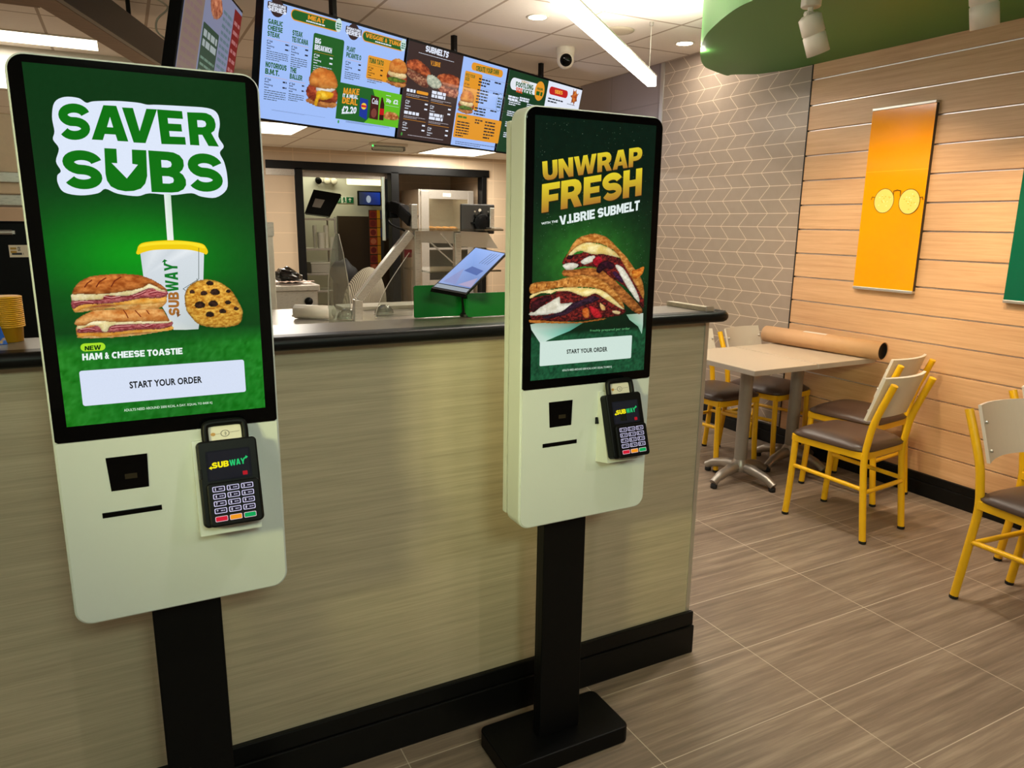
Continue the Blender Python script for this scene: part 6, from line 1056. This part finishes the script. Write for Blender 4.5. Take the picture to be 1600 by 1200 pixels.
p0, p1 = (2.415,10.98,0.8067), (2.701,10.98,0.6521); t = thing('storage_box', 'wide grey box on the lower rack shelf', 'box', (p0[0], 10.98, zs[2])); w_ = p1[0] - p0[0]; h_ = p0[2] - zs[2]
b = MB(); b.box((0, 0, 0), (w_, .35, h_ * .85), .01); part(b, 'body', M['grey_plastic'], t); b = MB(); b.box((-.01, -.01, h_ * .855), (w_ + .01, .36, h_), .008); part(b, 'lid', tubm, t)
for nm, pa, pb, y, rgb, lb in (('notice_poster', (3.705,12.3,1.596), (3.854,12.3,0.5572), 12.3, (170, 60, 30), 'tall red and yellow poster on the panel in the back room'),):
    w_ = pb[0] - pa[0]; h_ = pa[2] - pb[2]; t = thing(nm, lb, 'poster', (pa[0], 12.3, pb[2])); b = MB(); b.box((0, 0, 0), (w_ * 1.7, .02, h_), .002); b.box((0.02, 0.0, -pb[2]), (0.06, 0.02, 0.0)); b.box((w_ * 1.5, 0.0, -pb[2]), (w_ * 1.5 + .04, 0.02, 0.0)); part(b, 'board', M['brown_dark'], t)
    cv = Canvas((0, -.001, 0), (1, 0, 0), (0, 0, 1), (0, -1, 0), M['print_matt'], .0004); R = random.Random(3)
    for i in range(7):
        z = h_ * i / 7; cv.rect((.005, z + .01), (w_ * .9, z + h_ / 7 - .01), R.choice([(176, 60, 40), (190, 90, 60), (150, 50, 40)])); cv.rect((w_ * .92, z + .01), (w_ * 1.3, z + h_ / 7), R.choice([(230, 170, 30), (220, 150, 40)])); cv.rect((w_ * 1.3, z), (w_ * 1.65, z + h_ / 7), R.choice([(40, 60, 130), (200, 150, 40), (50, 50, 60)])); cv.ell((w_ * .45, z + h_ / 14), .05, .05, R.choice([(120, 30, 40), (210, 120, 90)]), 12)
    cv.done('printed_panels', t)
p = (2.956,9.2,0.3206); t = thing('striped_bundle', 'rounded bundle in grey striped cloth behind the prep line', 'bundle', (p[0], 9.2, 0)); z0 = p[2]; pt = (2.825,9.2,0.8277); xl, xr = (2.403,9.2,0.4163)[0] - p[0], (2.958,9.2,0.3958)[0] - p[0]; wc = (xl + xr) / 2; wr = (xr - xl) / 2; hh = pt[2] - z0
T = NT('striped_cloth'); cd = T.coord((1, 1, 1)); wv = T.n('ShaderNodeTexWave', wave_type='BANDS', bands_direction='X'); wv.inputs['Scale'].default_value = 17; wv.inputs['Distortion'].default_value = 2.0; wv.inputs['Detail'].default_value = 1; wv.inputs['Detail Scale'].default_value = .5; T.put(wv.inputs['Vector'], cd)
T.set(color=T.ramp(wv.outputs['Fac'], [(.55, lin((150, 142, 122))), (.8, lin((70, 64, 56)))]), rough=.9)
b = MB(); bm = bmesh.new(); bmesh.ops.create_uvsphere(bm, u_segments=28, v_segments=18, radius=1)
for v in bm.verts:
    q = v.co.copy(); v.co = Vector((wc + q.x * wr + .12 * q.z * wr, q.y * .3, z0 + hh * max(q.z, -.3) + .03 * math.sin(3 * q.x)))
b.bmesh(bm, 0, True); b.box((wc - wr * .6, -.2, 0), (wc + wr * .6, .2, z0)); part(b, 'cloth', T.m, t)
p = (2.62,9.65,0.7463); t = thing('dark_bag', 'black bag slumped beside the striped bundle', 'bag', (p[0] - .06, 9.72, 0)); b = MB(); bm = bmesh.new(); bmesh.ops.create_icosphere(bm, subdivisions=3, radius=1)
for v in bm.verts: q = v.co.copy(); v.co = Vector((q.x * .17 * (1 + .15 * math.sin(5 * q.z)), q.y * .15, p[2] - .05 + q.z * .22 + .02 * math.sin(7 * q.x)))
b.bmesh(bm, 0, True); b.box((-.12, -.12, 0), (.12, .12, p[2] - .15)); part(b, 'body', M['rubber'], t)

# left side of the kitchen
c0_, c1_ = (0.7459,4.6,1.014), (1.044,4.6,0.9857); t = thing('steel_cabinet', 'low stainless cabinet behind the counter at left', 'cabinet', (c0_[0], 4.6, 0)); w = c1_[0] - c0_[0]; zt = c0_[2]
b = MB(); b.box((0, 0, .001), (w, .6, zt - .035), .004); part(b, 'body', M['steel'], t); b = MB(); b.box((-.01, -.02, zt - .034), (w + .012, .62, zt), .004); part(b, 'worktop', M['steel'], t); b = MB(); b.lathe([(.02, -.0), (.026, .012), (.022, .03), (0, .032)], (w * .8, 0, zt - .10), 14, 0, (0, -1, 0)); part(b, 'knob', M['plastic'], t)
p = (0.9114,4.8,1.062); t = thing('bin_bag', 'black shiny bag lying on the steel cabinet', 'bag', (p[0], 4.83, zt)); b = MB(); bm = bmesh.new(); bmesh.ops.create_icosphere(bm, subdivisions=4, radius=1); R = random.Random(2)
for v in bm.verts: q = v.co.copy(); k = 1 + .10 * math.sin(6 * q.x + 2) * math.cos(5 * q.y) + .06 * math.sin(13 * q.z + 4 * q.x); v.co = Vector((q.x * .085 * k, q.y * .1 * k, max(.001, .045 + q.z * .052 * k - .22 * .1 * max(0, q.x))))
b.bmesh(bm, 0, True); part(b, 'body', plain('shiny_black_film', (12, 12, 12), .18), t)
p = (0.9043,4.7,0.9974); t = thing('folded_cloth', 'white cloth with red marks on the steel cabinet edge', 'cloth', (p[0], 4.66, zt)); b = MB(); R = random.Random(4)
gv = [(-.14 + i * .02, j * .018, .002 + .012 * abs(math.sin(i * 1.3 + j)) + .006) for j in range(4) for i in range(15)]; nv_ = len(gv); b.add(gv + [(x, y, .0005) for x, y, z in gv], [(j * 15 + i, j * 15 + i + 1, (j + 1) * 15 + i + 1, (j + 1) * 15 + i) for j in range(3) for i in range(14)] + [(nv_ + (j + 1) * 15 + i, nv_ + (j + 1) * 15 + i + 1, nv_ + j * 15 + i + 1, nv_ + j * 15 + i) for j in range(3) for i in range(14)], 0, True); part(b, 'cloth', plain('white_cloth', (222, 196, 180), .8, var=.12, scale=40), t)
a, c = (0.7202,4.4,1.391), (0.7613,4.4,1.055); t = thing('cup_dispenser', 'pale upright dispenser beside the left kiosk', 'dispenser', ((a[0] + c[0]) / 2, 4.4, zt * .0 + 0)); w = (c[0] - a[0]) / 2; b = MB(); b.box((-w, 0, 0), (w, .15, a[2]), .006); part(b, 'body', M['grey_plastic'], t); b = MB(); z_ = (0.751,4.4,1.317)[2]; b.box((-w - .004, -.006, z_ - .003), (w + .004, .05, z_ + .003)); b.box((-w - .004, -.008, z_ + .003), (w + .004, 0.0, a[2])); part(b, 'front_cover', M['steel'], t)
a, c = Vector((0.712,3.62,0.978)), Vector((0.8642,3.62,0.9013)); t = thing('wrap_roll', 'white roll lying on the prep line', 'roll', (a.x, 3.62, .936)); b = MB(); d_ = Vector((c.x - a.x, -.12, 0)); b.lathe([(.018, 0), (.034, 0), (.034, d_.length), (.018, d_.length)], (0, 0, .0345), 20, 0, d_); part(b, 'paper', M['white_fitting'], t); b = MB(); b.lathe([(.017, -.004), (.017, d_.length + .004)], (0, 0, .0345), 16, 0, d_); part(b, 'core', M['grey_plastic'], t)
for p, r, h, lb in (((0.7875,3.5,0.9388), .10, .05, 'large clear food cover on the prep line, left of the slanted post'), ((0.9281,3.38,0.9464), .046, .055, 'small clear bowl between the cover and the slanted post'), ((1.156,3.5,0.9207), .05, .05, 'small clear tub on the prep line, right of the slanted post')):
    t = thing('clear_bowl', lb, 'bowl', (p[0] + (.03 if r > .09 else 0), p[1] + (.22 if r > .09 else .12), .9355), 0, 'clear bowls on the prep line'); b = MB(); pr = [(r * math.cos(a), h * math.sin(a) + .0005) for a in [i * PI / 16 for i in range(9)]]; pr[-1] = (.001, h); b.lathe([(r * 1.05, .0005)] + pr, (0, 0, 0), 24); part(b, 'dome', M['acrylic'], t); b = MB(); b.lathe([(r * 1.02, .0), (r * 1.06, .001), (r * 1.06, .004), (r * 1.02, .005)], (0, 0, 0), 24); part(b, 'rim', M['shell'], t)

# left edge of the photo: things on the counter and the machine behind it
c = (-0.2327,1.948,1.149); t = thing('cup_stack', 'stack of yellow cups at the left end of the counter', 'cups', (c[0] + .004, 1.81, 1.1485)); hh = (-0.2034,1.81,1.242)[2] - 1.1485; n = int(hh / .0055)
b = MB(); pr = [(.0, .0005), (.026, .0005), (.028, .03)]
for i in range(n): z = .03 + (hh - .03) * i / n; pr += [(.030, z), (.032, z + .001), (.032, z + .003), (.030, z + .004)]
b.lathe(pr + [(.0, hh)], (0, 0, 0), 24); part(b, 'cups', plain('yellow_cup', (232, 168, 24), .4, var=.04), t)
c = (-0.2564,1.947,1.149); t = thing('crisp_packet', 'blue crisp packet leaning at the left end of the counter', 'crisps', (c[0] - .012, 1.765, 1.1486)); b = MB(); hh = .10; nx, nz = 10, 12; vs = []
for s in (-1, 1):
    for j in range(nz + 1):
        for i in range(nx + 1):
            x = i / nx * 2 - 1; v = j / nz; bulge = (1 - x * x) * math.sin(PI * min(max(v, .04), .96)) * .018; vs.append((x * .042 - .10 * (v) * .25, s * bulge + .015 * v, v * hh))
fs = []; W1 = nx + 1; n = (nz + 1) * W1
for j in range(nz):
    for i in range(nx): a = j * W1 + i; fs += [(a, a + 1, a + W1 + 1, a + W1), (n + a, n + a + W1, n + a + W1 + 1, n + a + 1)]
b.add(vs, fs, 0, True); T = NT('crisp_packet_print'); no = T.noise(T.coord((1, 1, 1)), 26, 2); T.set(color=T.ramp(no, [(.40, lin((24, 70, 170))), (.55, lin((40, 100, 200))), (.60, lin((230, 180, 60))), (.66, lin((214, 60, 50))), (.72, lin((220, 226, 236)))]), rough=.25); part(b, 'packet', T.m, t)
a, c = (-0.649,4.2,1.381), (-0.4592,4.2,1.008); t = thing('drinks_machine', 'black drinks machine behind the left end of the counter', 'machine', (a[0], 4.2, 0)); w = c[0] - a[0] + .1; b = MB(); b.box((0, 0, .7), (w, .5, a[2]), .01); b.box((0.05, .05, 0), (w - .05, .5, .699)); part(b, 'body', M['plastic'], t); z = (-0.4715,4.2,1.331)[2]
b = MB(); b.tube([(.1, -.02, z), (w - .1, -.02, z)], .012, 8); b.box((.09, -.02, z - .008), (.11, 0, z + .008)); b.box((w - .11, -.02, z - .008), (w - .09, 0, z + .008)); part(b, 'handle', M['alu'], t)
l0, l1 = (-0.4832,4.2,1.272), (-0.4364,4.2,1.215); cv = Canvas((-a[0], -.0022, 0), (1, 0, 0), (0, 0, 1), (0, -1, 0), M['print_matt'], .0004); cv.rect((l0[0], l0[2]), (l1[0] + .03, l1[2]), (226, 214, 190)); cv.text('OX', (l0[0] + .035, (l0[2] + l1[2]) / 2), (l1[0] + .0, l0[2] - .008), BK, .04); cv.scribble((l0[0] + .01, l1[2] + .008), (l1[0] + .01, l1[2] + .024), 1, BK, 2, .6, 1.0); cv.scribble((l0[0] + .006, l0[2] - .04), (l0[0] + .03, l0[2] - .008), 2, (180, 140, 50), 2, .6, 1.0); cv.done('label', t, 'cream label')
a = (-0.5619,4,1.844); c = (-0.376,4,1.45); t = thing('extractor_hood', 'pale metal extractor hood at the left edge behind the left kiosk', 'hood', (a[0], 4.0, c[2])); w = c[0] - a[0]; h = a[2] - c[2]; zb_ = (-0.431,4,1.556)[2] - c[2]
b = MB(); b.box((0, 0, zb_ * .0 + .05), (w, .7, h), .006); part(b, 'canopy', plain('hood_cream', (212, 186, 154), .4), t); b = MB(); b.box((0, -.012, .0), (w, .7, .049), .004); b.box((0, -.02, .10), (w, -.0005, .145), .003); part(b, 'rail', M['steel'], t); b = MB(); b.box((w * .02, .3, h + .001), (w * .25, .6, 2.589 - c[2])); part(b, 'duct', M['steel'], t)
